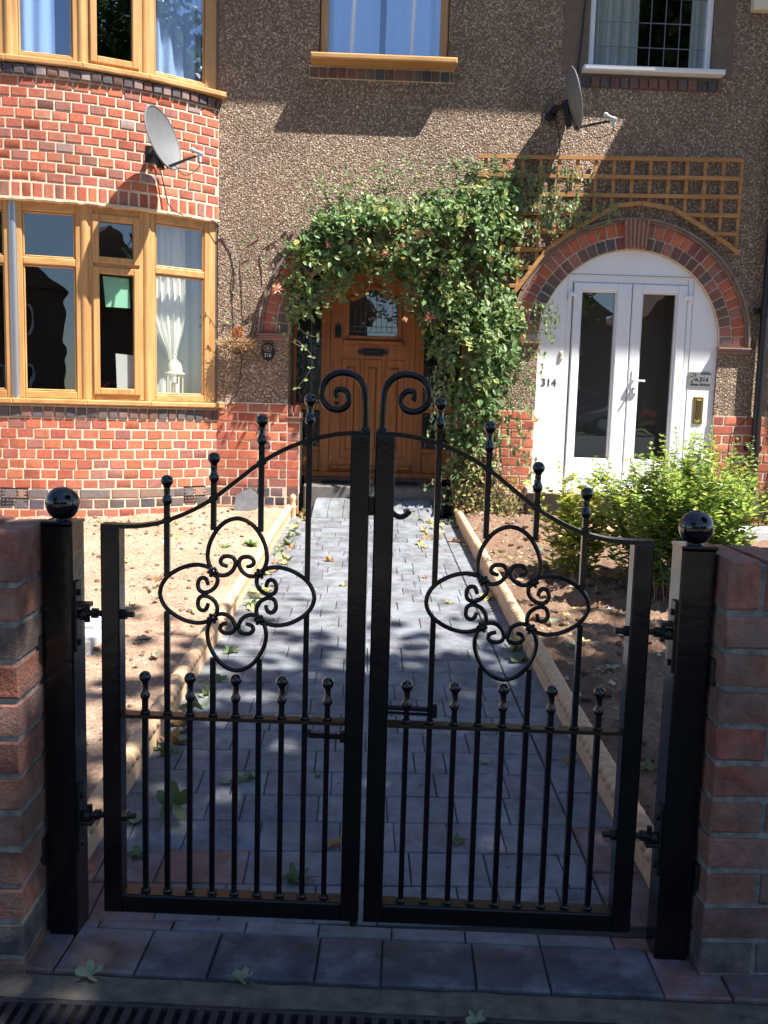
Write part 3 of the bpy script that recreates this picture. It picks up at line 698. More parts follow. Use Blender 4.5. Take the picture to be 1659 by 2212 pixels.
# oval plaque 316 on left wall
m=MB(); pc=V((-.748,7.178,1.595)); pts=[(pc.x+.052*math.cos(a),pc.z+.072*math.sin(a)) for a in [2*math.pi*i/32 for i in range(32)]]
plate(m,pts,[],V((0,7.172,0)),X,Z,-Y,.022); P=m.build('number_plaque',M['black_plastic'],None,loc=tuple(pc)); tag(P,'oval black house number plaque with painted flowers on the pebbledash','plaque')
FF=(V((0,7.172,0)),X,Z,-Y)
text_mesh('316',.044,FF,pc.x,pc.z-.042,.002,.001,mat('enamel white',(.6,.6,.58),.4),'plaque_digits',P,.9)
m=MB()
for i in range(16):
    a=2*math.pi*i/16; q=V((pc.x+.024*math.cos(a),7.170,pc.z+.026+.017*math.sin(a))); m.leaf(q,V((math.cos(a),0,math.sin(a))),-Y,.014,.007,(.35,.36,.22) if i%3 else (.5,.32,.28))
for i in range(7):
    a=2*math.pi*i/7; m.leaf(V((pc.x,7.168,pc.z+.026)),V((math.cos(a),0,math.sin(a))),-Y,.015,.01,(.55,.33,.30))
m.build('flower_motif',M['petal'],P)
# ================================================================== GATE
GT=math.atan(-.053); GU=V((math.cos(GT),math.sin(GT),0)); GO=V((0,1.842,0)); GF=(GO,GU,Z,GU.cross(Z))
def G(u,z,n=-.02): return GO+GU*u+Z*z+GF[3]*n
HALF=[(795-795,890-215),(845-795,890-222),(900-795,890-248),(950-795,890-290),(990-795,890-345),(1025-795,890-410),(1046-795,890-475),(1055-795,890-545),(1048-795,890-600),(1030-795,890-650),(1000-795,890-690),(965-795,890-712),(925-795,890-722),(880-795,890-712),(840-795,890-682),(815-795,890-640),(808-795,890-600),(822-795,890-565),(850-795,890-550),(890-795,890-547),(920-795,890-556),(940-795,890-580),(940-795,890-608),(918-795,890-628),(875-795,890-638)]
SCR=[(655,780),(655,690),(655,600),(654,500),(650,400),(641,340),(622,275),(590,222),(548,183),(500,160),(450,147),(400,145),(350,150),(305,165),(262,190),(228,222),(203,260),(187,305),(180,350),(180,395),(190,440),(212,480),(245,512),(285,533),(330,543),(375,541),(415,527),(446,504),(466,470),(474,435),(470,400),(455,366),(430,338),(400,322),(368,320),(342,332),(328,355),(326,380),(334,402),(348,422)]
def smooth(pts,k=2):
    for _ in range(k):
        q=[pts[0]]
        for a,b in zip(pts,pts[1:]): q+=[tuple(x*.75+y*.25 for x,y in zip(a,b)),tuple(x*.25+y*.75 for x,y in zip(a,b))]
        q.append(pts[-1]); pts=q
    return pts
def finial(mb,u,zc,r=.0132):
    p=G(u,0)
    mb.lathe(V((p.x,p.y,zc-.052)),[(.006,0),(.0105,.007),(.0112,.013),(.008,.019),(.0062,.026),(.0072,.032),(.0062,.036),(.008,.041)],14)
    mb.ball(V((p.x,p.y,zc)),r,18,12)
def gate(side,label):
    mu=(lambda u:u) if side=='L' else (lambda u:.0275+(.0275-u)*1.037)
    g=thing('garden_gate',tuple(G((mu(-.546)+mu(.022))/2,.06)),label,'gate','pair of scrolled garden gates')
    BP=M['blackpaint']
    def s2(a,b): return tuple(sorted((mu(a),mu(b))))
    for a,b,zt in ((-.546,-.506,.925),(-.018,.022,1.136)):
        m=MB(); u0,u1=s2(a,b); m.fbox(GF,u0,u1,.058,zt,-.04,0,(1,1,1),.003); m.build('stile',BP,g)
    m=MB(); u0,u1=s2(-.5058,-.0182); m.fbox(GF,u0,u1,.058,.100,-.0395,-.0005,(1,1,1),.003); m.build('bottom_rail',BP,g)
    m=MB(); u0,u1=s2(-.5055,-.0185); m.fbox(GF,u0,u1,.507,.515,-.034,-.006); m.build('middle_rail',M['soil_sheen'],g,False)
    m=MB(); u0,u1=s2(-.5055,-.0185); m.fbox(GF,u0,u1,.1005,.1025,-.037,-.003); m.build('rail_top_sheen',M['soil_sheen'],g,False)  # thin strip added to carry the painted soil reflection
    top=smooth([(-.546,.929),(-.5,.928),(-.455,.931),(-.413,.940),(-.36,.962),(-.309,.991),(-.26,1.03),(-.211,1.070),(-.16,1.101),(-.112,1.121),(-.06,1.135),(-.017,1.140),(.022,1.140)],1)
    m=MB(); vs=[]
    for i,(u,z) in enumerate(top):
        a=top[max(i-1,0)]; b=top[min(i+1,len(top)-1)]; t=V((b[0]-a[0],b[1]-a[1])).normalized(); nn=V((-t.y,t.x))*.0045
        for (k,n) in ((1,-.037),(1,-.003),(-1,-.003),(-1,-.037)): vs.append(G(mu(u+nn.x*k),z+nn.y*k,n))
    fs=[]
    for i in range(len(top)-1):
        for k in range(4): fs.append((i*4+k,i*4+(k+1)%4,i*4+4+(k+1)%4,i*4+4+k) if side=='R' else (i*4+4+k,i*4+4+(k+1)%4,i*4+(k+1)%4,i*4+k))
    fs+=[(0,1,2,3),tuple(len(vs)-4+k for k in range(4))]
    m.add(vs,fs); m.build('top_rail',BP,g)
    def topz(u):
        for (a,za),(b,zb) in zip(top,top[1:]):
            if a<=u<=b: return za+(zb-za)*(u-a)/(b-a)
    def bar(u,z0,z1,fin=None,blobs=()):
        m=MB(); m.tube([G(mu(u),z0),G(mu(u),z1)],.0083,4); o=m.build('bar',BP,g)
        w=MB()
        for z in blobs: q=G(mu(u),z); w.ball(q,.0115,10,6,sq=.55)
        if blobs: w.build('weld_collar',BP,o)
        if fin: f=MB(); finial(f,mu(u),fin); f.build('finial',M['gloss'],o)
        return o
    cu,cz=-.257,.785
    bar(-.408,.102,.745,None,(.106,.518,.508)); bar(-.408,.822,.99,1.027,(topz(-.408),)) 
    bar(-.308,.102,.645,None,(.106,.518)); bar(-.308,.925,1.040,1.078,(topz(-.308),))
    bar(-.207,.102,.645,None,(.106,.518)); bar(-.207,.925,1.122,1.160,(topz(-.207),))
    bar(-.106,.102,.747,None,(.106,.518)); bar(-.106,.822,1.168,1.206,(topz(-.106),))
    for u in (-.457,-.358,-.258,-.157,-.057): bar(u,.102,.560,.597,(.106,.518))
    k=.000247
    for q in range(4):
        ca,sa=math.cos(q*math.pi/2),math.sin(q*math.pi/2); m=MB()
        h=smooth([(a*k,b*k) for a,b in HALF],2); ln=len(h)
        full=[(-a,b) for a,b in h[::-1]]+h[1:]
        pts=[G(mu(cu+a*ca+b*sa),cz-a*sa+b*ca,-.02) for a,b in full]
        rs=[.0048]*len(pts)
        for e in range(5): rs[e]=rs[-1-e]=.0040+.00016*e
        m.tube(pts,rs,10); m.build('scroll_heart',BP,g)
    for a in (-1,1):
        for b in (-1,1):
            m=MB()
            p=G(mu(cu+a*.0505),cz+b*.0505,-.010); m.ball(p,.008,10,8)
            for i in range(6): an=i*math.pi/3; m.ball(p+GU*.0085*math.cos(an)+Z*.0085*math.sin(an),.0042,8,6)
            p2=G(mu(cu+a*.0505),cz+b*.0505,-.026); m.ball(p2,.007,8,6); m.build('rosette',BP,g)
    sp=smooth([(.010+(x-655)*.000194,1.141+(780-y)*.000194) for x,y in SCR],1)
    m=MB(); m.tube([G(mu(a),b) for a,b in sp],[.0074-.0014*max(0,(i/len(sp)-.5)*2) for i in range(len(sp))],12); m.ball(G(mu(.010),1.145),.0125,12,8,sq=.7); m.build('scroll',BP,g)
    for z in (.735,.277):
        m=MB(); m.tube([G(mu(-.598),z),G(mu(-.480),z)],.0068,10); m.ball(G(mu(-.590),z-.003),.0135,12,8)
        m.lathe(G(mu(-.571),z),[(.0001,0),(.0125,0),(.0125,.012*(-1 if side=='R' else 1)),(.0001,.012*(-1 if side=='R' else 1))],6,axis=GU)
        m.lathe(G(mu(-.506),z),[(.0001,0),(.0125,0),(.0125,.010*(-1 if side=='R' else 1)),(.0001,.010*(-1 if side=='R' else 1))],6,axis=GU)
        m.build('hinge_bolt',M['dark_metal'],g)
    if side=='L':
        m=MB(); m.tube([G(-.100,.468,-.048),G(-.014,.466,-.048)],.0062,8); m.tube([G(-.100,.468,-.048),G(-.100,.480,-.052)],.005,8); m.fbox(GF,-.03,.015,.455,.478,-.056,-.041); m.build('slide_bolt',M['dark_metal'],g)
        m=MB(); m.tube([G(.0105,.040,-.02),G(.0105,.06,-.02)],.0085,12); m.build('drop_rod',M['dark_metal'],g)
        m=MB(); m.fbox(GF,.0222,.0325,.968,1.006,-.034,-.008); m.build('latch',M['dark_metal'],g,False)
    else:
        m=MB(); pts=smooth([(.055,1.005),(.0605,.990),(.066,.978),(.074,.967),(.087,.9605),(.099,.964),(.109,.975)],2)
        m.tube([G(a,b,-.052) for a,b in pts],.0062,8,flat=1.6); m.fbox(GF,.036,.062,.975,1.015,-.058,-.041); m.build('latch_handle',M['dark_metal'],g)
        m=MB(); m.tube([G(.178,.536,-.048),G(.068,.538,-.048)],.0055,8); m.tube([G(.178,.524,-.048),G(.07,.526,-.048)],.0035,6); m.tube([G(.178,.548,-.048),G(.178,.518,-.048)],.005,8); m.fbox(GF,.04,.075,.522,.548,-.056,-.041); m.build('slide_bolt',M['dark_metal'],g)
    return g
gate('L','black scrolled iron garden gate, left leaf, carrying the drop rod at its foot')
gate('R','black scrolled iron garden gate, right leaf, with the curved latch handle behind it')
def post(u0,u1,zt,label,s):
    p=thing('gate_post',tuple(G((u0+u1)/2,0)),label,'gate post','pair of ball topped gate posts')
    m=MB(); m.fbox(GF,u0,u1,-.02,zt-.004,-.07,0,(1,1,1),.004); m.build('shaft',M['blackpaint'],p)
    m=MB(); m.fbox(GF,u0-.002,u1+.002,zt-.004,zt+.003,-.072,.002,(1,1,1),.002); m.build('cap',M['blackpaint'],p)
    uc=(u0+u1)/2; m=MB(); q=G(uc,zt+.003,-.035); m.lathe(q,[(.018,0),(.016,.004),(.012,.006)],20); q=G(uc,zt+.0385,-.035); m.ball(q,.0362,36,24); m.build('ball_finial',M['gloss'],p)
    e=u1 if s>0 else u0
    for z in (.735,.277):
        m=MB(); zz=z+.014 if z>.5 else z-.022
        m.fbox(GF,*sorted((e,e+s*.032)),zz,zz+.009,-.034,-.006,(1,1,1),.002); m.fbox(GF,*sorted((e,e+s*.006)),z-.085,z+.07,-.036,-.004,(1,1,1),.002)
        m.tube([G(e+s*.024,z-.02),G(e+s*.024,z+.022)],.006,8)
        for dz in (-.065,.045): q=G(e+s*.006,z+dz); m.lathe(q,[(.0001,0),(.008,0),(.008,.006),(.0001,.006)],6,axis=GU*s)
        m.build('hinge_bracket',M['dark_metal'],p)
    o=u0 if s>0 else u1
    for z in (.66,.20):
        m=MB(); m.fbox(GF,*sorted((o,o-s*.028)),z-.03,z+.03,-.02,.018,(1,1,1),.006); m.build('fixing_lug',M['dark_metal'],p)
    return p
post(-.671,-.606,.932,'black gate post with ball top beside the left brick pier',1)
post(.680,.752,.922,'black gate post with ball top beside the right brick pier',-1)
# ---------------------------------------------------------------- brick piers / street wall
def pier(x0,x1,zt,label,face):
    p=thing('brick_pier',((x0+x1)/2,1.86,0),label,'wall','old brick walls either side of the gate')
    F=(V((0,1.75,0)),X,Z,-Y)
    m=MB(); m.box(x0+.004,x1-.004,1.7545,1.958,-.05,zt-.006); m.build('mortar',M['grey_mortar'],p,False)
    m=MB(); u=x0 if face>0 else x1
    while (u<x1-.03 if face>0 else u>x0+.03):
        w=.068*R.uniform(.96,1.04); a,b=(u,u+w) if face>0 else (u-w,u)
        m.fbox(F,a,b,zt-.102+R.uniform(-.002,.002),zt+R.uniform(-.003,.002),-.213,R.uniform(.0,.004),jc(R.choice(OLD)),.005,.002); u+=(w+.012)*face
    m.build('coping',M['old_brick'],p)
    m=MB(); z=zt-.116; r=0
    while z>-.06:
        h=.066; pal=BLUES if z<.16 else OLD+[(.33,.17,.125),(.36,.18,.13)]+([(.15,.10,.085)] if r%3==1 else [])
        u=x0 if face>0 else x1; k=0
        while (u<x1-.03 if face>0 else u>x0+.03):
            w=(.105 if (r+k)%2 else .215) if k==0 else R.choice((.105,.215)); w*=R.uniform(.97,1.03)
            a,b=(u,u+w) if face>0 else (u-w,u)
            m.fbox(F,a,b,z-h,z,-.211,R.uniform(.0,.004),jc(R.choice(pal)),.0035,.0022); u+=(w+.013)*face; k+=1
        z-=.0795; r+=1
    m.build('brickwork',M['old_brick'],p)
pier(-1.5,-.676,.932,'old red brick wall end left of the gate, brick on edge coping',-1)
pier(.757,1.9,.905,'old red brick wall end right of the gate, brick on edge coping',1)
# ---------------------------------------------------------------- ground
m=MB(); xs=[-90,-40,-20,-10,-4,0,4,10,20,40,90]; ys=[-90,-40,-18,-12,-8,-4,1.2,1.7,2.1,7.4,14,30,90]
def gz(x,y):
    if y>2: return max(-.10,soilz(x,min(y,7.2))-.08)
    if y>-8: return -.045
    return -.045+min(1,(-8-y)/4)*.42
m.add([V((x,y,gz(x,y))) for y in ys for x in xs],[(j*11+i,j*11+i+1,(j+1)*11+i+1,(j+1)*11+i) for j in range(len(ys)-1) for i in range(10)])
tag(m.build('ground',M['asphalt'],None,False),kind='structure')
m=MB(); m.add([V((-60,-40,.40)),V((60,-40,.40)),V((60,-19.5,.40)),V((-60,-19.5,.40))],[(0,1,2,3)]); tag(m.build('grass_verge',M['grass'],None,False),kind='structure')
def grid(x0,x1,y0,y1,st,hf):
    nx=int((x1-x0)/st)+1; ny=int((y1-y0)/st)+1; m=MB(); vs=[]
    for j in range(ny):
        y=y0+(y1-y0)*j/(ny-1)
        for i in range(nx):
            t=i/(nx-1); xa=x0(y) if callable(x0) else x0; vs.append(V((x0+(x1-x0)*t,y,hf(x0+(x1-x0)*t,y))))
    m.add(vs,[(j*nx+i,j*nx+i+1,(j+1)*nx+i+1,(j+1)*nx+i) for j in range(ny-1) for i in range(nx-1)]); return m
def lbase(y): return -.672+.030*(y-2.1)
def rbase(y): return .757+.003*(y-2.1)
def soilh(x,y):
    b=soilz(x,min(y,7.2))
    n=mnoise.noise(V((x*1.1,y*1.1,0)))*.03+mnoise.noise(V((x*4,y*4,3)))*.014+mnoise.noise(V((x*13,y*13,7)))*.010+abs(mnoise.noise(V((x*30,y*30,1))))*.013
    if x>0:
        n*=2.0; n+=.05*math.exp(-((x-1.25-.18*(y-5))/.07)**2)*(1 if 4.6<y<6.2 else 0); n+=abs(mnoise.noise(V((x*20,y*20,9))))*.026
    d=(lbase(y)-.03-x) if x<0 else (x-rbase(y)-.03)
    return b+.028+n*min(1,max(0,d*6+.25))-.012*math.exp(-d*10)
m=grid(-4.5,-.545,1.96,7.22,.024,soilh)
# trim by clamping x beyond edging: push cells under path down
m.v=[(x,y,z if x<lbase(y)-.015 else z-.12) for x,y,z in m.v]
tag(m.build('garden_soil',M['soil']),kind='structure')
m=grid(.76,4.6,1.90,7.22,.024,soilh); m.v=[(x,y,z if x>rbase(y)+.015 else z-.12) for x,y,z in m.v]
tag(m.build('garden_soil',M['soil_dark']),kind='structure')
# path
k=math.atan(KS); PF=(V((0,1.9,0)),X,V((0,math.cos(k),math.sin(k))),V((0,-math.sin(k),math.cos(k))))
m=MB(); 
GREYS=[(.165,.175,.195),(.18,.189,.207),(.148,.157,.176),(.16,.169,.187),(.138,.146,.166),(.172,.18,.198),(.155,.162,.18),(.152,.154,.17)]
REDP=[(.22,.115,.10),(.20,.115,.105),(.18,.12,.115)]
v=.03; r=0
while v<5.06:
    y=1.9+v; u=lbase(y)-.005+(-.05-R.random()*.1); e=rbase(y)-.132
    h=.15
    while u<e-.02:
        w=R.choice((.10,.15,.15,.20,.22)); a=max(u,lbase(y)-.004); b=min(u+w,e)
        if e-b<.05: b=e
        if b-a>.02:
            pal=GREYS
            if y<2.12 and (a<-.48): pal=REDP
            m.fbox(PF,a,b-.003,v,v+h-.003,-.03,R.uniform(-.0008,.0008),jc(R.choice(pal),.10),.003,.0008)
        u=b if b==e else u+w
    v+=h; r+=1
v=.03
while v<5.06:
    y=1.9+v; w=R.choice((.15,.20,.22)); e=rbase(y)-.128
    m.fbox(PF,e,rbase(y)+.002,v,v+w-.003,-.03,R.uniform(-.001,.001),jc(R.choice(GREYS if y>2.25 else REDP),.14),.004,.001); v+=w
tag(m.build('path',M['paver']),kind='structure')
m=MB(); m.fbox(PF,-.72,.80,.0,5.1,-.09,-.008); tag(m.build('path_bed',M['joint'],None,False),kind='structure')
# threshold rows (gate frame)
m=MB(); TF=(GO,GU,-GF[3],Z)    # v = behind the gate
u=-.74; i=0
while u<.80:
    w=.168; c_=jc(R.choice(REDP if (u<-.46 or u>.56) else GREYS),.1); m.fbox(TF,u,u+w-.004,.036,.080,-.03,0,c_,.003,.0008); u+=w
u=-.76
for w in (.15,.17,.155,.225,.14,.20,.155,.235,.14,.13,.22,.17):
    c_=jc(R.choice(REDP if (u<-.56 or u>.52) else [(.075,.082,.105),(.09,.097,.12),(.082,.085,.105),(.068,.072,.092),(.098,.09,.11)]),.1); m.fbox(TF,u,u+w-.0035,-.122,.032,-.03,.001,c_,.004,.001); u+=w
tag(m.build('path_threshold',M['paver']),kind='structure')
m=MB(); m.fbox(TF,-.80,.9,-.14,.30,-.07,-.009); tag(m.build('path_bed',M['joint'],None,False),kind='structure')
m=grid(-2.5,2.5,-.5,.5,.04,lambda a,b:0); 
def conc(x,y):
    b=-.135-(.5-y)*.07; p=TF[0]+TF[1]*x+TF[2]*b; n=.004*mnoise.noise(V((x*9,b*30,0)))+.002*mnoise.noise(V((x*40,b*60,0)))
    return V((p.x,p.y,-.004+n-.006*max(0,-b-.17)*10))
m.v=[tuple(conc(x,y)) for x,y,z in m.v]
tag(m.build('pavement',M['concrete']),kind='structure')
m=MB(); m.add([V((-30,-3.4,-.02)),V((30,-3.4,-.02)),V((30,1.42,-.02)),V((-30,1.42,-.02))],[(0,1,2,3)]); 
m2=m; tag(m2.build('pavement',M['concrete'],None,False),kind='structure')
# drain grate
dg=thing('drain_grate',tuple(GO-TF[2]*.3),'dark slotted drain grate along the bottom edge before the gate','drain')
m=MB()
m.fbox(TF,-1.3,1.3,-.215,-.203,-.02,-.006,(1,1,1),.002); m.fbox(TF,-1.3,1.3,-.42,-.405,-.02,-.006,(1,1,1),.002)
u=-1.3
while u<1.3: m.fbox(TF,u,u+.0155,-.405,-.2151,-.02,-.0065,(1,1,1),.002); u+=.029
m.build('grille',M['iron'],dg,False)
m=MB(); m.fbox(TF,-1.3,1.3,-.42,-.203,-.08,-.0195); m.build('channel',M['pit'],dg,False)
# ramp block at the step
m=MB()
def rampz(t): return .300+.012+.13*math.sin(t*math.pi/2)
nx=8
for i in range(nx):
    a=-.365+.98*i/nx; b=-.365+.98*(i+1)/nx-.004; vs=[]
    for j in range(7):
        t=j/6; y=6.97+.225*t; tap=1-.07*t; cx=.125
        z=.30+.135*(math.sin(t*math.pi/2)**.8)
        for x in (a,b): vs.append(V((cx+(x-cx)*tap,y,z)))
    o=len(vs)
    for j in range(7):
        t=j/6; y=6.97+.225*t
        for x in (a,b): vs.append(V((.125+(x-.125)*(1-.07*t),y,.25)))
    fs=[(2*j,2*j+1,2*j+3,2*j+2) for j in range(6)]+[(o+2*j,2*j,2*j+2,o+2*j+2) for j in range(6)]+[(2*j+1,o+2*j+1,o+2*j+3,2*j+3) for j in range(6)]+[(o,o+1,1,0)]
    m.add(vs,fs,jc((.14,.145,.155),.12))
tag(m.build('step_ramp',M['paver'],None,loc=(.125,7.08,.3)),'sloping grey block ramp at the foot of the door step','ramp')
# ---------------------------------------------------------------- rope edging
def edging_mesh(sgn):
    m=MB(); Lh=.612; F=(V((0,0,0)),X,V((0,1,0)),Z)
    a,b=sorted((0,sgn*.036)); m.fbox(F,a,b,0,Lh,-.06,.072,(1,1,1),.006,.0008)
    nseg=110; ns=28; cx=sgn*.020; vs=[]
    for i in range(nseg+1):
        y=Lh*i/nseg
        for kk in range(ns):
            th=2*math.pi*kk/ns; r=.0205*(1+.50*abs(math.sin(th-sgn*math.pi*y/.047)))
            vs.append(V((cx+r*math.cos(th),y,.078+r*math.sin(th))))
    fs=[(i*ns+kk,i*ns+(kk+1)%ns,(i+1)*ns+(kk+1)%ns,(i+1)*ns+kk) for i in range(nseg) for kk in range(ns)]
    fs+=[tuple(range(ns))[::-1],tuple(nseg*ns+kk for kk in range(ns))]
    m.add(vs,fs); return m
ORD=['first','second','third','fourth','fifth','sixth','seventh','eighth']
for sgn,nm in ((-1,'left'),(1,'right')):
    base=edging_mesh(sgn).build('rope_edging',M['buff']); 
    for i in range(8):
        o=base if i==0 else base.copy()
        if i: C.objects.link(o)
        y=1.98+.617*i; x=(lbase(y) if sgn<0 else rbase(y)); x2=(lbase(y+.6) if sgn<0 else rbase(y+.6))
        o.location=(x,y,soilz(0,y)+R.uniform(-.003,.003)); o.rotation_euler=(k,R.uniform(-.02,.02),-math.atan((x2-x)/.6)+R.uniform(-.004,.004))
        tag(o,f'{ORD[i]} buff rope-topped edging stone from the gate along the {nm} side of the path','edging','rope edging stones along the path')
m=MB(); m.lathe(V((-.515,6.96,.28)),[(.026,0),(.026,.09),(.030,.10),(.022,.115),(.020,.15),(.026,.165),(.024,.185),(.012,.20),(.0005,.205)],14); tag(m.build('edging_post',M['buff'],None,loc=(-.515,6.96,.28)),'small buff round-topped post ending the left edging by the step','post')
# paving blocks & slab
for i,(px,py,rz) in enumerate(((193,1372,.25),(186,1408,.22))):
    p=gp(px,py); m=MB(); m.fbox((V((0,0,0)),X,Y,Z),-.10,.10,-.05,.05,-.01,.055,(1,1,1),.004); o=m.build('paving_block',M['pale_block'],None,loc=(0,0,0)); o.location=p+Z*.02; o.rotation_euler=(0,0,rz+1.3)
    tag(o,('farther' if i==0 else 'nearer')+' of two pale grey paving blocks lying on the soil by the left gate post','paving block','pale paving blocks on the soil')
m=MB(); plate(m,[(-.07,-.10),(.05,-.115),(.10,-.02),(.085,.08),(0,.12),(-.09,.03)],[],V((0,0,0)),X,Z,-Y,.025); o=m.build('slate_slab',M['slate']); o.location=(-.90,7.08,.40); o.rotation_euler=(-.35,.3,0)
tag(o,'dark grey broken slab leaning against the wall left of the path','slab')
m=MB(); m.box(1.50,2.0,6.55,6.95,.27,.33,(1,1,1),.006); o=m.build('timber_step',M['buff'],None,loc=(1.7,6.7,.3)); tag(o,'flat buff slab lying on the soil in front of the white door','slab')
m=MB()
m.box(2.35,4.2,6.35,6.6,.24,.36,(1,1,1),.01); o=m.build('kerb_stone',M['pale_block'],None,loc=(3.2,6.4,.3)); tag(o,'pale stone kerb edging behind the green bush at right','kerb')
# ================================================================== DISHES
def dish(cen,n,r,wallp,lnb,label,arm_from=None,cab=None):
    n=V(n).normalized(); cen=V(cen); t=thing('satellite_dish',tuple(wallp),label,'satellite dish')
    up=(Z-n*n.z).normalized(); sd=up.cross(n)
    m=MB(); vs=[]; nr,ns=10,40
    for side in (0,1):
        for i in range(nr+1):
            rr=i/nr
            for j in range(ns):
                a=2*math.pi*j/ns; vs.append(cen+sd*(r*.93*rr*math.cos(a))+up*(r*rr*math.sin(a))+n*(.055*rr*rr-.055-(.006 if side else 0)))
    fs=[]
    for i in range(nr):
        for j in range(ns):
            l=(j+1)%ns; fs.append((i*ns+j,(i+1)*ns+j,(i+1)*ns+l,i*ns+l)); o=(nr+1)*ns; fs.append((o+i*ns+l,o+(i+1)*ns+l,o+(i+1)*ns+j,o+i*ns+j))
    for j in range(ns): l=(j+1)%ns; o=(nr+1)*ns; fs.append((nr*ns+j,o+nr*ns+j,o+nr*ns+l,nr*ns+l))
    m.add(vs,fs); m.build('reflector',M['dishgrey'],t)
    m=MB(); rim=[cen+sd*(r*.93*math.cos(2*math.pi*j/48))+up*(r*math.sin(2*math.pi*j/48))-n*.003 for j in range(48)]; m.tube(rim,.006,6,closed=True); m.build('rim',M['dishgrey'],t)
    bot=cen-up*r*.93; lnb=V(lnb)
    m=MB(); mid=bot.lerp(lnb,.75)-Z*.02; m.tube([bot-n*.03,bot+n*.02,mid,lnb-Z*.03],[.013,.012,.010,.009],4); m.build('arm',M['black_plastic'],t)
    ax=(cen-lnb).normalized(); m=MB(); m.lathe(lnb+ax*.035,[(.0005,.020),(.014,.018),(.019,.004),(.019,-.008),(.012,-.010),(.012,-.055),(.016,-.058),(.018,-.085),(.006,-.09)],16,axis=ax); q=lnb-ax*.035
    m.fbox((q,ax,Z,ax.cross(Z)),-.012,.014,-.055,.0,-.012,.012,(1,1,1),.003); m.build('lnb',M['lnbgrey'],t)
    m=MB(); wp=V(wallp); bc=cen-n*.06; m.tube([wp,wp.lerp(bc,.5)-Z*.01,bc-Z*.03],[.02,.018,.016],10); m.fbox((bc-up*.10,sd,up,n),-.032,.032,-.10,.10,-.03,.0,(1,1,1),.006); m.fbox((wp,X,Z,-Y),-.04,.04,-.06,.06,-.01,.012,(1,1,1),.004); m.build('bracket',M['dark_metal'],t)
    m=MB(); m.tube(smooth([tuple(q-Z*.055),tuple(q-Z*.10),tuple(lnb.lerp(bot,.45)-Z*.13),tuple(bot.lerp(lnb,.25)-Z*.03),tuple(bot.lerp(lnb,.1)-Z*.0)],2),.0028,6)
    if cab: m.tube(smooth([tuple(wp)]+cab,1),.004,6)
    m.build('cable',M['cable'],t); return t
lc=atY(353,297,6.60)
dish(lc,(.90,-.33,.27),.222,(-1.60,6.86,2.99),atY(424,328,6.42),'grey satellite dish on the red brick bay',cab=[(-1.53,6.88,2.9),(-1.50,6.89,2.75),(-1.47,6.90,2.62),(-1.38,6.98,2.585)])
rc=atY(1241,214,6.98)
dish(rc,(.97,-.03,.22),.225,atY(1190,243,7.19),atY(1318,253,6.86),'grey satellite dish seen edge-on beneath the leaded window',cab=[tuple(atY(1204,270,7.17)),tuple(atY(1210,310,7.17)),tuple(atY(1208,342,7.17))])
# ================================================================== TRELLIS
tr=thing('trellis',(1.95,7.18,2.8),'orange brown wooden trellis cut around the white door arch','trellis')
TP=[(.88,2.0),(1.21,2.108),(1.446,2.44),(1.674,2.608),(1.975,2.792),(2.173,2.816),(2.428,2.779),(2.769,2.59),(2.973,2.456),(3.1,2.37)]
def lim(x):
    for (a,za),(b,zb) in zip(TP,TP[1:]):
        if a<=x<=b: return za+(zb-za)*(x-a)/(b-a)
    return 2.0
sl=.02
def zt(x): return 3.143+(x-.875)*sl
x=2.955; FT=(V((0,7.17,0)),X,Z,-Y)
while x>.89:
    z0=max(lim(x),2.02); m=MB(); m.fbox(FT,x-.014,x+.014,z0,zt(x)+.004,-.006,.007,(1,1,1),.002); m.build('lath',M['cedar'],tr); x-=.1445
for r in range(8):
    runs=[]; cur=None; x=.875
    while x<=2.975:
        z=zt(x)-.1405*r; ok=z>lim(x)+.015
        if ok and cur is None: cur=x
        if (not ok or x+.02>2.975) and cur is not None:
            if x-cur>.06: runs.append((cur,x))
            cur=None
        x+=.02
    for a,b in runs:
        U=V((1,0,sl)).normalized(); O=V((a,7.17,zt(a)-.1405*r)); F=(O,U,(-Y).cross(U),-Y); m=MB(); m.fbox(F,-.012,b-a,-.0155,.0155,.0075,.020,(1,1,1),.002); m.build('lath',M['cedar'],tr)
for (a,za),(b,zb) in zip(TP[1:],TP[2:-1]):
    U=V((b-a,0,zb-za)); ln=U.length; U.normalize(); F=(V((a,7.17,za)),U,(-Y).cross(U),-Y); m=MB(); m.fbox(F,0,ln-.004,-.002,.030,.0205,.033,(1,1,1),.002); m.build('lath',M['cedar'],tr)
# ================================================================== CONTENTS OF THE WINDOWS
f=bayframe(-2.75,8.95,2.29)
p5=V((-2.75+2.325*math.sin(rad(17.5)),8.95-2.325*math.cos(rad(17.5)),0)); p6=V((-2.75+2.325*math.sin(rad(28.6)),8.95-2.325*math.cos(rad(28.6)),0)); U=(p6-p5).normalized(); F5=(p5,U,Z,U.cross(Z))
def paper(pts,mt,label,n):
    m=MB(); plate(m,pts,[],p5+F5[3]*n,U,Z,F5[3],.002); c_=p5+U*pts[0][0]+Z*pts[0][1]; tag(m.build('paper',mt,None,False,loc=tuple(c_)),label,'paper')
paper([(.150,1.872),(.330,1.872),(.318,2.090),(.130,2.095)],M['greenpaper'],'sheet of green paper taped inside the ground floor casement',-.034)
paper([(.228,1.262),(.372,1.262),(.372,1.52),(.220,1.53)],M['whitepaper'],'sheet of pale grey card standing low inside the ground floor casement',-.04)
p7=V((-1.165,7.215,0)); U6=(p7-p6).normalized(); F6=(p6,U6,Z,U6.cross(Z))
curtain(.03,.37,1.50,2.56,.175,.016,.05,M['creamcloth'],'white gathered curtain tied back in the right ground floor bay pane',gather=(.27,1.50,.78),F=F6)
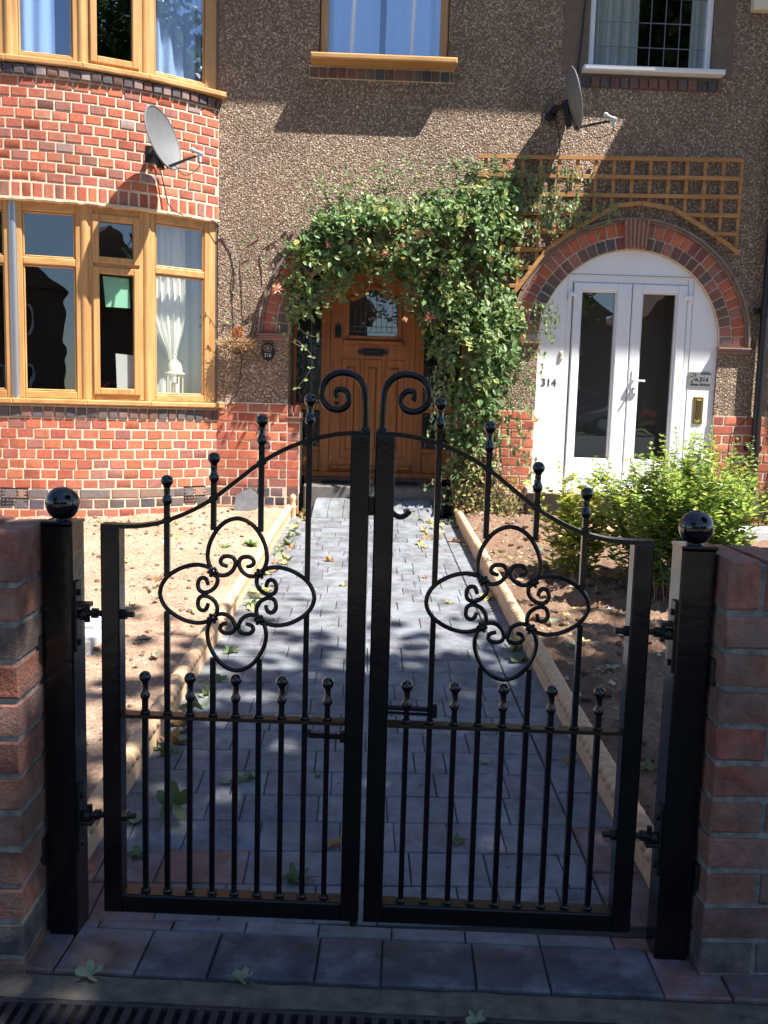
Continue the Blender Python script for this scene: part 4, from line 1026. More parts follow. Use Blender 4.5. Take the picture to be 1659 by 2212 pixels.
curtain(.14,.56,1.20,2.56,.25,.012,.10,M['greycloth'],'beige curtain hanging straight behind the tied white one',F=F6)
p4_=V((-2.75+2.325*math.sin(rad(5.3)),8.95-2.325*math.cos(rad(5.3)),0)); U4=(p5-p4_).normalized(); F4=(p4_,U4,Z,U4.cross(Z))
curtain(.03,.30,3.56,5.25,.09,.014,.10,M['net'],'white net curtain in the left upstairs bay pane',F=F4)
curtain(.06,.46,3.56,5.25,.09,.018,.09,M['net'],'white net curtain in the right upstairs bay pane',F=F6)
lt=thing('lantern',(-1.472,7.105,1.215),'cream metal lantern standing on the bay window ledge','lantern')
m=MB()
for i in range(6):
    a=2*math.pi*i/6+.2; m.tube([V((-1.472+.062*math.cos(a),7.105+.062*math.sin(a),1.215)),V((-1.472+.062*math.cos(a),7.105+.062*math.sin(a),1.40))],.005,6)
    a2=a+math.pi/3; m.tube(smooth([(-1.472+.062*math.cos(a),7.105+.062*math.sin(a),1.36),(-1.472+.058*math.cos(a+math.pi/6),7.105+.058*math.sin(a+math.pi/6),1.39),(-1.472+.062*math.cos(a2),7.105+.062*math.sin(a2),1.36)],2),.003,5)
m.lathe(V((-1.472,7.105,1.205)),[(.0005,0),(.068,0),(.068,.012),(.0005,.012)],6); m.build('cage',M['cream_metal'],lt)
m=MB(); m.lathe(V((-1.472,7.105,1.395)),[(.060,-.002),(.080,0),(.080,.008),(.062,.014),(.060,.04),(.052,.075),(.034,.10),(.014,.115),(.006,.122),(.010,.130),(.004,.138)],12); m.build('dome',M['cream_metal'],lt)
m=MB(); m.tube([V((-1.472+.014*math.cos(t),7.105,1.545+.014*math.sin(t))) for t in [2*math.pi*i/14 for i in range(14)]],.003,6,closed=True); m.build('ring',M['cream_metal'],lt)
m=MB(); m.lathe(V((-1.472,7.105,1.218)),[(.03,0),(.03,.11),(.0005,.112)],16); m.build('candle',M['creamcloth'],lt)
# floor ledge for the bay (inner sill)
m=MB(); n=24; P=[(-2.75+2.24*math.sin(-PHI+2*PHI*i/n),8.95-2.24*math.cos(-PHI+2*PHI*i/n)) for i in range(n+1)]+[(-1.2,7.35),(-4.3,7.35)]; nn=len(P)
m.add([V((a,b,1.17)) for a,b in P]+[V((a,b,1.20)) for a,b in P],[tuple(range(nn))[::-1],tuple(range(nn,2*nn))]+[(i,(i+1)%nn,nn+(i+1)%nn,nn+i) for i in range(nn)]); m.build('window_ledge',M['interior'],HL,False)
# ================================================================== PLANTS
def inpoly(x,z,P):
    c_=False; j=len(P)-1
    for i in range(len(P)):
        if (P[i][1]>z)!=(P[j][1]>z) and x<(P[j][0]-P[i][0])*(z-P[i][1])/(P[j][1]-P[i][1])+P[i][0]: c_=not c_
        j=i
    return c_
def edged(x,z,P):
    d=9
    for i in range(len(P)):
        a=V(P[i]);b=V(P[(i+1)%len(P)]);p=V((x,z));t=max(0,min(1,(p-a).dot(b-a)/max(1e-9,(b-a).length_squared))); d=min(d,(p-a-(b-a)*t).length)
    return d
HP=[(-.60,2.03),(-.58,2.3),(-.48,2.48),(-.32,2.66),(-.1,2.74),(.14,2.80),(.4,2.80),(.57,2.84),(.85,2.92),(1.05,2.95),(1.15,2.93),(1.22,2.82),(1.20,2.66),(1.17,2.55),(1.22,2.4),(1.10,2.2),(1.20,1.98),(1.27,1.75),(1.17,1.5),(1.12,1.2),(1.11,.95),(1.08,.7),(1.12,.46),(.76,.46),(.72,.9),(.70,1.3),(.60,1.6),(.48,1.86),(.42,2.10),(.22,2.24),(-.05,2.24),(-.2,2.12),(-.36,2.0),(-.46,1.86),(-.56,1.86)]
HC=[(.17,.27,.10),(.13,.22,.08),(.20,.30,.12),(.26,.36,.13),(.19,.28,.12),(.30,.38,.13),(.14,.24,.09)]
hs=thing('honeysuckle',(1.0,7.0,.3),'sprawling green honeysuckle trained over the arched porch and down its right side','climbing plant')
RL=random.Random(3)
def rdir(rr,ux=0,uy=-1,uz=0,s=1.):
    v=V((rr.gauss(0,1),rr.gauss(0,1),rr.gauss(0,1))).normalized()*s+V((ux,uy,uz)); return v.normalized()
m=MB(); cnt=0; clumps=[]
while len(clumps)<470:
    x=RL.uniform(-.7,1.45); z=RL.uniform(.42,3.0)
    if inpoly(x,z,HP):
        d=edged(x,z,HP); clumps.append((x,z,d))
def hy(d): return .05+.30*min(1,d/.22)**.7
for (cx_,cz_,d) in clumps:
    cy_=7.18-RL.uniform(.25,1)*hy(d); tint=RL.choice(HC); sc=RL.uniform(.65,1.3)
    dr=V((RL.uniform(-1,1),RL.uniform(-.8,-.1),RL.uniform(-.7,.5))).normalized(); ln=RL.uniform(.10,.26)
    for j in range(RL.randint(18,30)):
        t=RL.random(); p=V((cx_,cy_,cz_))+dr*ln*(t-.5)+V((RL.gauss(0,.032),RL.gauss(0,.032),RL.gauss(0,.032)))
        if p.y>7.17: p.y=7.17-RL.random()*.02
        c_=jc(tint,.2)
        if RL.random()<.035: c_=(.50,.42,.10)
        if p.z<.85 and RL.random()<.4: c_=(.34,.30,.10)
        m.leaf(p,rdir(RL,0,-.4,-.35,1.),rdir(RL,.15,-.6,.75,.6),RL.uniform(.032,.066)*sc,RL.uniform(.024,.040)*sc,c_,.18); cnt+=1
# base tangle, dry
for j in range(900):
    x=RL.uniform(.76,1.28); z=.33+abs(RL.gauss(0,.16)); p=V((x,7.15-RL.random()*.30,z))
    m.leaf(p,rdir(RL),rdir(RL,0,-.5,.6,.6),RL.uniform(.02,.045),RL.uniform(.014,.026),RL.choice([(.30,.34,.10),(.38,.30,.14),(.22,.28,.08),(.42,.36,.16),(.30,.18,.09)]),.2)
# loose sprays: (start, end, sag, leaves)
stems=MB()
def spray(pts,nl,lr=1.,col=None,thick=.0022):
    pts=smooth([tuple(p) for p in pts],2); stems.tube(pts,thick,5); n=len(pts)
    for i in range(nl):
        a=pts[min(n-1,int((i+.5)/nl*n))]
        for s in (-1,1):
            if RL.random()<.85: m.leaf(V(a),V((s*.8,RL.uniform(-.6,0),RL.uniform(-.3,.6))).normalized() if abs(pts[-1][2]-pts[0][2])>abs(pts[-1][0]-pts[0][0]) else V((RL.uniform(-.3,.3),RL.uniform(-.5,0),s*.8)).normalized(),rdir(RL,.1,-.7,.6,.4),RL.uniform(.026,.042)*lr,RL.uniform(.017,.025)*lr,col or jc(RL.choice(HC[2:]),.15),.15)
for k_ in range(40):  # over the trellis, thinning to the right
    x=RL.uniform(.95,1.68); z=RL.uniform(2.55,3.06); dx=RL.uniform(.15,.45)*(1 if RL.random()<.8 else -1); 
    spray([(x,7.10,z),(x+dx*.4,7.08,z+RL.uniform(-.02,.10)),(x+dx,7.10+RL.uniform(-.03,.03),z+RL.uniform(-.12,.08))],RL.randint(5,9))
for k_ in range(44):  # whiskers above the mass
    x=RL.uniform(-.45,1.3); z=2.62+.28*min(1,(x+.5)/.9); 
    spray([(x,7.08,z),(x+RL.uniform(-.08,.08),7.06,z+.10),(x+RL.uniform(-.16,.16),7.08,z+RL.uniform(.14,.24))],RL.randint(4,7))
for k_ in range(30):  # fringe hanging below the arch
    x=RL.uniform(-.45,.5); z=2.2-.25*abs(x/.6); spray([(x,7.0,z+.06),(x+RL.uniform(-.05,.05),6.96,z-.04),(x+RL.uniform(-.1,.1),6.96,z-RL.uniform(.06,.16))],RL.randint(3,6))
for k_ in range(60):  # right column fringe
    z=RL.uniform(.6,2.0); s=RL.choice((-1,1)); x0_=.70 if s<0 else 1.24+.1*math.sin(z*4); spray([(x0_,7.0,z),(x0_+s*.08,6.95,z+.02),(x0_+s*RL.uniform(.10,.2),6.95,z-RL.uniform(0,.12))],RL.randint(3,5))
P_=lambda l:[tuple(atY(x,y,7.0)) for x,y in l]
spray(P_([(690,610),(720,640),(745,650)]),5); spray(P_([(655,585),(700,625),(735,640),(750,655)]),7); spray(P_([(600,600),(615,660),(620,720),(655,745),(680,775),(665,810),(640,840)]),9,thick=.0016)
spray(P_([(590,690),(612,725),(640,745),(662,752)]),6); spray(P_([(640,680),(650,720),(690,730)]),4); spray(P_([(575,560),(520,590),(500,660),(495,700)]),5); spray(P_([(1120,730),(1150,735),(1162,740)]),4); spray(P_([(1100,870),(1140,880),(1158,905)]),3)
spray(P_([(620,520),(560,505),(520,520)]),4);spray(P_([(700,400),(690,375),(735,360),(770,375)]),5)
for i in range(5):  # woody stems
    x=.88+.06*i; stems.tube(smooth([(x,7.05,.30),(x+.03,7.0,.8),(.9+.02*i,7.05,1.3),(.95,7.0,1.9),(.85-.12*i,7.08,2.35),(.5-.2*i,7.1,2.62)],2),[.009-.00008*j for j in range(1000)][:len(smooth([(0,0,0)]*6,2))],6)
for (x,z0,z1) in ((-.62,1.8,2.3),(-.66,1.75,2.2),(-.9,1.75,2.5),(-.97,1.7,2.35),(-.75,2.2,2.5)): stems.tube(smooth([(x,7.17,z0),(x+.03,7.15,(z0+z1)/2),(x-.02,7.16,z1),(x+.15,7.15,z1+.12)],2),.0035,5)
stems.tube([V((-1.0,7.18,1.745)),V((-.6,7.17,1.74))],.003,5)
for i in range(60):
    x=RL.uniform(.76,1.25); stems.tube(smooth([(x,7.1-RL.random()*.15,.32),(x+RL.uniform(-.08,.08),7.0-RL.random()*.1,.5),(x+RL.uniform(-.15,.15),7.05,.5+RL.random()*.4)],1),.002,4)
m.build('foliage',M['leaf'],hs,False); stems.build('stems',M['vine_stem'],hs)
def bloom(px,py,pal,s=1.,Yq=6.86):
    q=MB(); p=atY(px,py,Yq); 
    for i in range(26): q.leaf(p,rdir(RL,0,-.5,.2,1.),rdir(RL),.046*s*RL.uniform(.7,1.2),.008*s,jc(RL.choice(pal),.1),.3)
    q.build('flower',M['petal'],hs,False)
PK=[(.62,.12,.16),(.75,.40,.30),(.80,.62,.36)]; YL=[(.80,.68,.36),(.78,.55,.22),(.72,.35,.25)]
for px,py,pal,s in ((905,505,YL,1.3),(925,500,PK,.9),(832,548,PK,.9),(860,538,PK,.7),(928,687,PK,1.),(875,690,YL,.6),(1158,908,YL,1.),(710,530,PK,.7),(1000,470,YL,1.1),(970,480,YL,.8),(770,520,PK,.6),(1100,360,PK,.8),(870,530,YL,.6),(600,625,PK,1.2),(1060,560,YL,.8),(752,395,YL,.6)): bloom(px,py,pal,s)
# dry basket on the wall
bk=thing('wall_basket',(-.99,7.1,1.62),'half round wall basket of dried straw coloured plants beside the bay window','basket')
m=MB(); bc=V((-.985,7.17,1.655))
m.v=[]; 
for i in range(9):
    a=math.pi*i/8; m.tube([bc+V((.13*math.cos(a),-.12*math.sin(a),0)),bc+V((.08*math.cos(a),-.08*math.sin(a),-.06)),bc+V((0,-.01,-.085))],.002,4)
m.tube([bc+V((.13*math.cos(math.pi*i/12),-.12*math.sin(math.pi*i/12),0)) for i in range(13)],.003,5); m.build('wire_basket',M['dark_metal'],bk)
m=MB()
for i in range(900):
    a=RL.uniform(0,math.pi); r_=RL.random()**.5; p=bc+V((.13*r_*math.cos(a),-.11*r_*math.sin(a),RL.uniform(-.03,.0))); m.leaf(p,rdir(RL,.3*math.cos(a),-.3,.4,1.),rdir(RL),RL.uniform(.03,.085),.004,jc(RL.choice([(.55,.42,.24),(.46,.33,.18),(.62,.50,.32),(.5,.2,.07)]),.15),.1)
m.build('dried_plant',M['straw'],bk,False)
m=MB()
for i in range(130): p=bc+V((RL.uniform(-.03,.05),-.07,RL.uniform(.02,.10))); m.leaf(p,rdir(RL,0,-.2,.5,1.),rdir(RL),.04,.006,(.45,.17,.06),.2)
m.build('dried_flower',M['straw'],bk,False)
# green bush on the right
def bush(root,cen,rx,ry,n,h0,h1,spread,lsz,pal_low,pal_top,step=.020,rr=None,topbias=.55):
    rr=rr or random.Random(11); m=MB(); s=MB()
    for i in range(n):
        a=rr.uniform(0,2*math.pi); q=rr.random()**.5; bx,by=cen[0]+rx*q*math.cos(a),cen[1]+ry*q*math.sin(a); h=rr.uniform(h0,h1)*(1-.25*q)
        lean=V((math.cos(a)*spread[0]*q+rr.gauss(0,.06),math.sin(a)*spread[1]*q+rr.gauss(0,.05),0)); b=V((bx,by,cen[2]-.02))
        pts=[]
        for j in range(9): t=j/8; pts.append(tuple(b+lean*(t**1.4)+Z*h*(t-.10*t*t*lean.length/.4)+V((rr.gauss(0,.006),rr.gauss(0,.006),0))))
        s.tube(pts,[.0035-.0003*j for j in range(9)],4); L_=h; k_=.10+rr.random()*.12; side=rr.random()*3
        while k_<1.0:
            f_=k_*8; i0=min(7,int(f_)); p=V(pts[i0]).lerp(V(pts[i0+1]),f_-i0); side+=1.4
            dens=1 if k_>.35 else .65
            for sg in (0,math.pi):
                if rr.random()<dens:
                    an=side+sg; d=V((math.cos(an),math.sin(an),rr.uniform(.1,.7)+.5*max(0,k_-.8)*5)).normalized()
                    sz=lsz*(1.15 if k_<.7 else 1.0-.6*(k_-.7)/.3)*rr.uniform(.8,1.2)
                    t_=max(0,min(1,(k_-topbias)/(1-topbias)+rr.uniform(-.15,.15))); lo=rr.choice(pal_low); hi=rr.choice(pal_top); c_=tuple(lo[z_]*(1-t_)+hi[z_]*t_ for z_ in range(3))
                    m.leaf(p,d,rdir(rr,0,0,1,.5),sz,sz*.55,jc(c_,.12),.15)
            # side twigs
            if .3<k_<.85 and rr.random()<.35:
                an=rr.uniform(0,6.28); d=V((math.cos(an),math.sin(an),.7)).normalized(); e=p+d*rr.uniform(.05,.14); s.tube([p,e],.0015,3)
                for w_ in range(5):
                    pp=p.lerp(e,(w_+1)/5)
                    for sg in (-1,1): m.leaf(pp,(d.cross(Z)*sg+d*.5).normalized(),rdir(rr,0,0,1,.5),lsz*.8,lsz*.42,jc(rr.choice(pal_low+pal_top),.12),.15)
            k_+=step/h*rr.uniform(.8,1.3)
    m.build('foliage',M['leaf'],root,False); s.build('stems',M['vine_stem'],root)
b1=thing('bush',(1.58,4.68,.18),'leafy green bush with yellow green shoots in the right garden bed','bush')
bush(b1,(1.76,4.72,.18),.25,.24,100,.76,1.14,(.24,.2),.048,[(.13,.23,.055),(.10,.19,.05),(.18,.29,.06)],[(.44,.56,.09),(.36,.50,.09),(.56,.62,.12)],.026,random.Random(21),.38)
b2=thing('yellow_shrub',(1.18,5.0,.2),'small shrub with bright yellow leaves at the left of the green bush','shrub')
bush(b2,(1.26,5.02,.2),.10,.10,16,.45,.86,(.12,.08),.060,[(.30,.38,.07),(.18,.28,.06)],[(.62,.60,.14),(.55,.58,.12)],.030,random.Random(5),.2)
b3=thing('low_shrub',(1.05,5.3,.2),'low yellow green ground shrub at the foot of the bush, nearest the path','shrub')
bush(b3,(1.16,5.15,.2),.12,.12,10,.10,.22,(.15,.1),.034,[(.22,.30,.06),(.30,.36,.08)],[(.5,.5,.12)],.022,random.Random(8),.3)
b4=thing('shrub',(3.0,6.9,.3),'wispy green shrub growing by the black downpipe','shrub')
bush(b4,(3.0,6.75,.3),.25,.15,26,.3,.8,(.2,.1),.034,[(.10,.18,.05),(.12,.2,.05)],[(.3,.4,.08)],.03,random.Random(9))
# weeds
wm=MB(); rr=random.Random(4)
for j in range(24):
    a=rr.uniform(0,6.28); d=V((math.cos(a),math.sin(a),rr.uniform(.2,.9))).normalized(); wm.leaf(V((0,0,.0)),d,rdir(rr,0,0,1,.3),rr.uniform(.03,.06),.018,jc((.14,.26,.06),.2),.15)
w0=wm.build('weed',M['leaf'],None,False)
WD=[(487,1195,'beside the rope edging under the left gate heart'),(545,1190,'close to the left edging, tall'),(280,1170,'behind the top of the left gate stile'),(432,1180,'just above the left gate heart'),(210,1140,'near the left gate post top'),(480,1335,'beside the edging at the lower heart'),(240,1165,'behind the left gate post'),(1240,1240,'under the yellow shrub'),(230,1270,'between left gate post and gate')]
for i,(px,py,t) in enumerate(WD):
    o=w0 if i==0 else w0.copy()
    if i: C.objects.link(o)
    p=gp(px,py); o.location=p+Z*.03; o.rotation_euler=(0,0,i*1.7); s=(.9,1.3,.7,.8,.7,.8,.5,1.2,.6)[i]; o.scale=(s,s,s); tag(o,'small green weed on the bare soil '+t,'weed','weeds on the soil')
# fallen leaves
def lobed(seed,curl):
    rr=random.Random(seed); m=MB(); n=44; vs=[V((0,0,.004))]; asy=rr.uniform(.75,1.0)
    for ring in (.5,1.):
        for i in range(n):
            a=2*math.pi*i/n; r_=.5*(.50+.50*abs(math.cos(2.5*(a-math.pi/2)))**1.3+(.05 if i%2 else -.03)+rr.uniform(-.04,.04))*ring
            if abs(a-math.pi*1.5)<.22: r_*=.55
            x,y=r_*math.cos(a)*asy,r_*math.sin(a); z=.02+curl*(x*x*1.6+.5*y*y)+curl*.12*math.sin(3*a+seed)*ring+.02*ring*math.sin(7*a); vs.append(V((x,y,z)))
    fs=[(0,1+i,1+(i+1)%n) for i in range(n)]+[(1+i,1+n+i,1+n+(i+1)%n,1+(i+1)%n) for i in range(n)]
    m.add(vs,fs); m.tube([V((0,-.2,.02)),V((.02,-.5,.03)),V((.05,-.78,.01))],.012,4); return m
def colm(m,c_):
    m.c=[c_]*len(m.c); return m
LP={}
for nm,c_,curl in (('green',(.11,.16,.06),.8),('pale',(.27,.32,.21),.8),('yellow',(.55,.47,.16),.6),('brown',(.36,.20,.08),.9),('orange',(.48,.24,.06),.5)):
    for q in range(2): o=colm(lobed(q*7+len(nm),curl*(1+.4*q)),c_).build('fallen_leaf',M['dryleaf'],None); LP[nm,q]=o.data; bpy.data.objects.remove(o)
def fall(px,py,sz,cn,label,group=None,tilt=.15,cat='leaf',dz=0):
    p=gp(px,py); o=bpy.data.objects.new('fallen_leaf',LP[cn,RL.randint(0,1)]); C.objects.link(o); inpath=lbase(p.y)<p.x<rbase(p.y)
    o.location=p+Z*(.003 if inpath or p.y<1.9 else .045); o.rotation_euler=(RL.uniform(-tilt,tilt),RL.uniform(-tilt,tilt),RL.uniform(0,6.28)); o.scale=(sz,sz,sz*.8); tag(o,label,cat,group)
for a in [(372,1772,.12,'green','large dark green lobed leaf behind the second bar of the left gate'),(488,1692,.062,'pale','pale curled leaf between the third and fourth bars of the left gate'),(532,1684,.075,'green','dark green crumpled leaf right of the pale curled one behind the left gate'),(292,1776,.06,'pale','pale leaf at the lower hinge bolt of the left gate'),(640,1902,.08,'green','green leaf lying just behind the bottom rail of the left gate'),(718,1828,.062,'brown','brown stalked leaf near the middle of the path behind the left gate'),(990,1820,.055,'green','small green folded leaf behind the right gate'),(192,2110,.062,'pale','pale dry leaf on the concrete before the left gate post'),(522,2118,.055,'pale','small pale leaf on the concrete below the left gate'),(1028,2206,.05,'pale','pale leaf on the drain grate'),(1118,1428,.11,'green','large green leaf by the right edging inside the lower heart'),(1108,1405,.09,'green','dark green leaf behind the large one at the right edging'),(1190,1362,.085,'pale','pale green leaf on dark soil behind the right gate heart'),(1320,1468,.10,'pale','pale green leaf on dark soil beside the right gate stile'),(1050,1292,.12,'yellow','yellow green leaf against the right edging inside the left-hand heart'),(1232,1645,.06,'orange','orange leaf on the path behind the right gate middle rail'),(712,1212,.085,'brown','curled brown leaf standing alone on the sunlit path'),(741,1266,.055,'yellow','small curled yellow leaf on the sunlit path beside the left gate centre stile'),(968,1303,.045,'yellow','small yellow leaf near the middle of the path inside the right gate heart'),(918,1248,.05,'brown','small brown leaf right of the right gate centre stile'),(1048,1648,.045,'pale','tiny pale leaf behind the third long bar of the right gate'),(688,1680,.03,'green','tiny green leaf between the last bars of the left gate'),(500,1410,.08,'green','dark leaf on shaded path under the lower left heart'),(1400,1690,.08,'green','dark green leaf on soil between the right gate and its post'),(1390,1375,.08,'pale','pale leaf on soil beside the right hinge'),(300,1850,.07,'green','dark leaf low behind the first bar of the left gate'),(870,1150,.0,'yellow','x')]:
    if a[2]>0:
        fall(*a)
        if a[0]==372: q_=list(C.objects)[-1]; q_.rotation_euler=(.95,.1,.3); q_.location.z+=.05
g1='dry yellow leaves gathered along the left edging'
for i in range(46):
    t=RL.random(); py=1105+215*t**1.2; xb=636-.603*(py-1090)+24; fall(xb+RL.uniform(2,10+26*RL.random())*(.6+t),py,RL.uniform(.05,.10),RL.choice(('yellow','yellow','brown','green','pale')),'dry leaf in the drift along the sunlit left edging',g1,.5)
g2='dry yellow leaves gathered at the far right of the path'
for i in range(24):
    py=RL.uniform(1120,1185); fall(RL.uniform(905,972+.55*(py-1090)-6),py,RL.uniform(.05,.11),RL.choice(('yellow','yellow','green','brown')),'dry yellow leaf in the cluster at the far right end of the path',g2,.4)
g3='crumpled leaves against the shaded left edging'
for i in range(16):
    py=RL.uniform(1465,1640); fall(400-.6*(py-1500)+RL.uniform(18,60),py,RL.uniform(.05,.10),RL.choice(('green','pale','brown')),'crumpled leaf against the shaded left edging behind the gate bars',g3,.6)
g4='leaves scattered on the right soil bed'
for i in range(26): py=RL.uniform(1130,1420); fall(RL.uniform(1010,1330)+.35*(py-1130),py,RL.uniform(.04,.08),RL.choice(('brown','pale','yellow')),'small dry leaf scattered on the right soil bed',g4,.5)
g5='leaves scattered on the left soil bed'
for i in range(26): py=RL.uniform(1135,1480); fall(RL.uniform(190,470)-.2*(py-1135),py,RL.uniform(.03,.07),RL.choice(('brown','yellow','pale')),'small dry leaf scattered on the left soil bed',g5,.5)
# soil litter: stones, twigs
m=MB(); rr=random.Random(17)
for i in range(3600):
    L_=rr.random()<.5; x=rr.uniform(-3.2,-.75) if L_ else rr.uniform(.85,3.6); y=rr.uniform(2.1,7.0)
    if not L_ or x<lbase(y)-.05:
        p=V((x,y,soilh(x,y)+.002)); s_=rr.uniform(.004,.013)*(2.2 if rr.random()<.08 else 1); c_=jc(rr.choice([(.40,.28,.19),(.33,.22,.14),(.5,.42,.34),(.22,.15,.1)]),.2)
        vs=[p+V((rr.uniform(-1,1)*s_*.3+dx*s_,rr.uniform(-1,1)*s_*.3+dy*s_,dz*s_*.8+rr.uniform(-.2,.2)*s_)) for dx,dy,dz in ((1,0,0),(0,1,0),(-1,0,0),(0,-1,0),(0,0,1),(0,0,-1))]
        m.add(vs,[(0,1,4),(1,2,4),(2,3,4),(3,0,4),(1,0,5),(2,1,5),(3,2,5),(0,3,5)],c_)
for i in range(260):
    L_=rr.random()<.6; x=rr.uniform(-3,-.75) if L_ else rr.uniform(.85,2.6); y=rr.uniform(2.2,6.9); a=rr.uniform(0,6.28); ln=rr.uniform(.02,.09); p=V((x,y,soilh(x,y)+.006)); e=p+V((math.cos(a)*ln,math.sin(a)*ln,rr.uniform(0,.012))); m.tube([p,p.lerp(e,.5)+V((0,0,.004)),e],.0014,4,rr.choice([(.42,.32,.2),(.25,.16,.1),(.5,.42,.28)]))
cl=MB()
for i in range(700):
    L_=rr.random()<.45; x=rr.uniform(-3.0,-.78) if L_ else rr.uniform(.86,3.0); y=rr.uniform(2.1,7.05); s_=rr.uniform(.006,.016)*(1 if L_ else 1.5)*(1.8 if rr.random()<.08 else 1)
    p=V((x,y,soilh(x,y)+s_*.3)); vs=[]
    for a_ in range(4):
        for b_ in range(7): th=math.pi*(a_+.5)/4; ph=6.283*b_/7; q_=s_*rr.uniform(.7,1.25); vs.append(p+V((math.sin(th)*math.cos(ph)*q_*1.2,math.sin(th)*math.sin(ph)*q_,math.cos(th)*q_*.7)))
    cl.add(vs,[(a_*7+b_,a_*7+(b_+1)%7,a_*7+7+(b_+1)%7,a_*7+7+b_) for a_ in range(3) for b_ in range(7)]+[tuple(range(7)),tuple(range(27,20,-1))])
tag(cl.build('soil_clods',M['soil_dark']),'loose crumbling clods of earth on the garden beds','soil clods',kind='stuff')
tag(m.build('soil_litter',M['straw'],None,False),'small stones, crumbs of earth and straw on the bare soil','litter',kind='stuff')
m=MB()
for i in range(900):
    x=rr.uniform(-.6,.7); y=rr.uniform(1.95,6.8); p=V((x,y,soilz(x,y)+.003)); s_=rr.uniform(.0008,.0026)*(1.8 if rr.random()<.1 else 1); m.ball(p,s_,5,4,jc(rr.choice([(.4,.38,.33),(.22,.18,.12),(.3,.24,.16)]),.2))
tag(m.build('path_grit',M['straw'],None,False),'tiny pale grit and specks on the paving','grit',kind='stuff')
# ================================================================== TREES, STREET (behind the camera, seen in reflections and as shade)
def tree(name,loc,h,r,nl,label,seed,ls=.15,squash=.75,cl=60):
    rr=random.Random(seed); t=thing(name,loc,label,'tree','trees of the street'); b=V(loc); cc=b+Z*h
    m=MB(); m.tube([b-Z*.2,b+Z*h*.3,b+Z*h*.6+X*.1],[.24,.17,.12],10)
    ends=[]
    for i in range(14):
        a=rr.uniform(0,6.28); e=cc+V((math.cos(a)*r*.7*rr.random()**.4,math.sin(a)*r*.7*rr.random()**.4,rr.uniform(-.4,.6)*r*squash)); m.tube([b+Z*h*rr.uniform(.35,.6),b.lerp(e,.6)+Z*h*.25,e],[.09,.05,.02],6)
    m.build('trunk',M['bark'],t)
    m=MB(); cs=[]
    for i in range(cl):
        v=V((rr.gauss(0,1),rr.gauss(0,1),rr.gauss(0,1))).normalized()*(rr.random()**.45); cs.append((cc+V((v.x*r*.86,v.y*r*.86,v.z*r*squash*.86)),rr.uniform(.45,.95)*r*.30))
    for i in range(nl):
        c_,q=rr.choice(cs); v=V((rr.gauss(0,.55),rr.gauss(0,.55),rr.gauss(0,.42)))*q; m.leaf(c_+v,rdir(rr,0,0,-.3,1.),rdir(rr,0,0,1,.7),ls*rr.uniform(.7,1.2),ls*.75,jc(rr.choice([(.07,.14,.035),(.09,.17,.04),(.05,.11,.03)]),.2),.1)
    m.build('crown',M['leaf'],t,False)
tree('street_tree',(5.45,-1.1,-.05),7.0,3.5,21000,'broad leafy street tree shading the gate from behind the viewer',31,.17,.6,95)
tree('street_tree',(-5.0,-4.2,-.05),5.2,2.8,7000,'unseen leafy tree added behind the viewer on the left to block sky light',41,.18,.6,60)  # added out of view to block skylight and darken the foreground
tree('street_tree',(-13,-20,.4),5.5,3.2,3500,'street tree across the road, far left',32,.3)
tree('street_tree',(6.5,-21.5,.4),6.0,3.4,3500,'street tree across the road in front of the middle house',33,.3)
tree('street_tree',(17,-19,.4),5.5,3.4,3500,'street tree across the road, far right',34,.3)
def far_house(x,y,w,d,h,rh,label):
    t=thing('house',(x,y,.4),label,'house','houses across the road')
    m=MB(); m.box(x-w/2,x+w/2,y-d,y,.3,h); 
    m.build('wall',M['tile'],t,False)
    m=MB(); m.add([V(p) for p in ((x-w/2-.3,y+.3,h),(x+w/2+.3,y+.3,h),(x+w/2+.3,y-d-.3,h),(x-w/2-.3,y-d-.3,h),(x-.2,y+.3,h+rh),(x-.2,y-d-.3,h+rh))],[(0,1,4),(1,2,5,4),(2,3,5),(3,0,4,5)]); m.build('roof',M['tile'],t,False)
    for dx in (-w*.28,w*.28):
        for z in (1.3,3.6):
            F=(V((x+dx,y,z)),-X,Z,Y); m=MB(); 
            for a,b,c_,e in ((-.8,.8,0,.08),(-.8,.8,1.12,1.2),(-.8,-.72,.08,1.12),(.72,.8,.08,1.12),(-.04,.04,.08,1.12)): m.fbox(F,a,b,c_,e,0,.05)
            wi=m.build('window',M['white'],t,False); m=MB(); m.fbox(F,-.72,.72,.08,1.12,.005,.01); m.build('pane',M['carglass'],wi,False)
for i,x in enumerate((-24,-13.5,-4,6.5,17,27)): far_house(x,-25,8.6,8,5.4,3.6,['gabled house across the road, far left','gabled house across the road, second from left','gabled house across the road, third from left','gabled house across the road, third from right','gabled house across the road, second from right','gabled house across the road, far right'][i])
for x0_,x1_ in ((-30,4.5),(8.5,30)):
    m=MB(); m.box(x0_,x1_,-22.6,-22,.35,1.3); tag(m.build('hedge',M['hedge'],None,False,loc=((x0_+x1_)/2,-22,.35)),'clipped hedge across the road, '+('left stretch' if x0_<0 else 'right stretch'),'hedge')
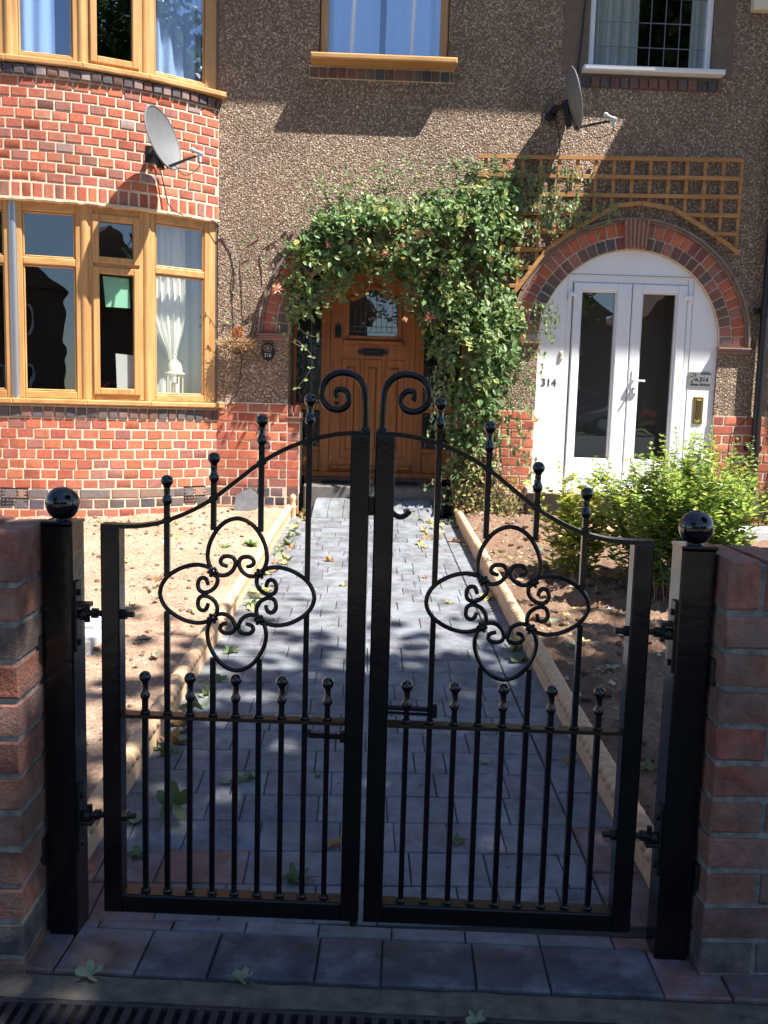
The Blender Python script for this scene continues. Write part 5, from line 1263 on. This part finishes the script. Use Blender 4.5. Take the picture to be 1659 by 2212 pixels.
def car(x,y,mt,label):
    t=thing('parked_car',(x,y,.38),label,'car','cars parked across the road'); 
    prof=[(-2.1,.3),(-2.15,.75),(-1.95,.95),(-1.2,1.0),(-.55,1.42),(.9,1.45),(1.7,1.05),(2.1,.95),(2.12,.35)]
    m=MB(); 
    vs=[]
    for s in (-1,1):
        for a,z in prof: w=.85 if z<1.05 else .66; vs.append(V((x+a,y+s*w,.38+z)))
    n=len(prof); m.add(vs,[tuple(range(n)),tuple(range(n,2*n))[::-1]]+[(i,(i+1)%n,n+(i+1)%n,n+i) for i in range(n)]); m.build('body',mt,t,False)
    m=MB()
    for s in (-1,1):
        q=[(-1.05,1.03),(-.5,1.37),(.85,1.39),(1.45,1.06)]; vs=[V((x+a,y+s*(.872 if z<1.1 else .70),.38+z)) for a,z in q]; m.add(vs,[(0,1,2,3)])
    m.build('window',M['carglass'],t,False)
    for a in (-1.35,1.3):
        for s in (-1,1):
            m=MB(); m.lathe(V((x+a,y+s*.80,.70)),[(.0001,-.1),(.3,-.1),(.32,-.06),(.32,.06),(.3,.1),(.0001,.1)],20,axis=Y); w_=m.build('wheel',M['tyre'],t); m=MB(); m.lathe(V((x+a,y+s*.90,.70)),[(.0001,-.01),(.2,-.01),(.2,.015),(.0001,.02)],10,axis=Y); m.build('rim',M['steel'],w_)
car(7.2,-17.3,M['carpaint_grey'],'grey parked car across the road'); car(12.4,-17.3,M['carpaint_red'],'red parked car across the road')
# ================================================================== LIGHT AND CAMERA
SD=V((.55,-.30,1.)).normalized()
w=bpy.data.worlds.new('World'); bpy.context.scene.world=w; w.use_nodes=True; nt=w.node_tree
sky=N(nt,'ShaderNodeTexSky'); sky.sky_type='NISHITA'; sky.sun_disc=False; sky.dust_density=.25; sky.ozone_density=3.5; sky.sun_elevation=math.asin(SD.z); sky.sun_rotation=math.atan2(SD.x,SD.y)
bg=nt.nodes['Background']; bg.inputs['Strength'].default_value=.068; L(nt,sky.outputs[0],bg.inputs[0])
ld=bpy.data.lights.new('sun','SUN'); ld.energy=5.0; ld.angle=rad(.5); ld.color=(1,.95,.87); lo=bpy.data.objects.new('sun',ld); C.objects.link(lo); lo.rotation_euler=SD.to_track_quat('Z','Y').to_euler(); lo.location=(5,-3,10)
cd=bpy.data.cameras.new('camera'); co=bpy.data.objects.new('camera',cd); C.objects.link(co)
mw=Matrix((IX,IY,-_f)).transposed().to_4x4(); mw.translation=CP; co.matrix_world=mw
cd.sensor_fit='VERTICAL'; cd.sensor_height=36; cd.lens=FPX/2212*36; cd.clip_end=500; cd.clip_start=.02
s=bpy.context.scene; s.camera=co
s.view_settings.view_transform='Standard'; s.view_settings.look='None'; s.view_settings.gamma=1; s.view_settings.exposure=1.4
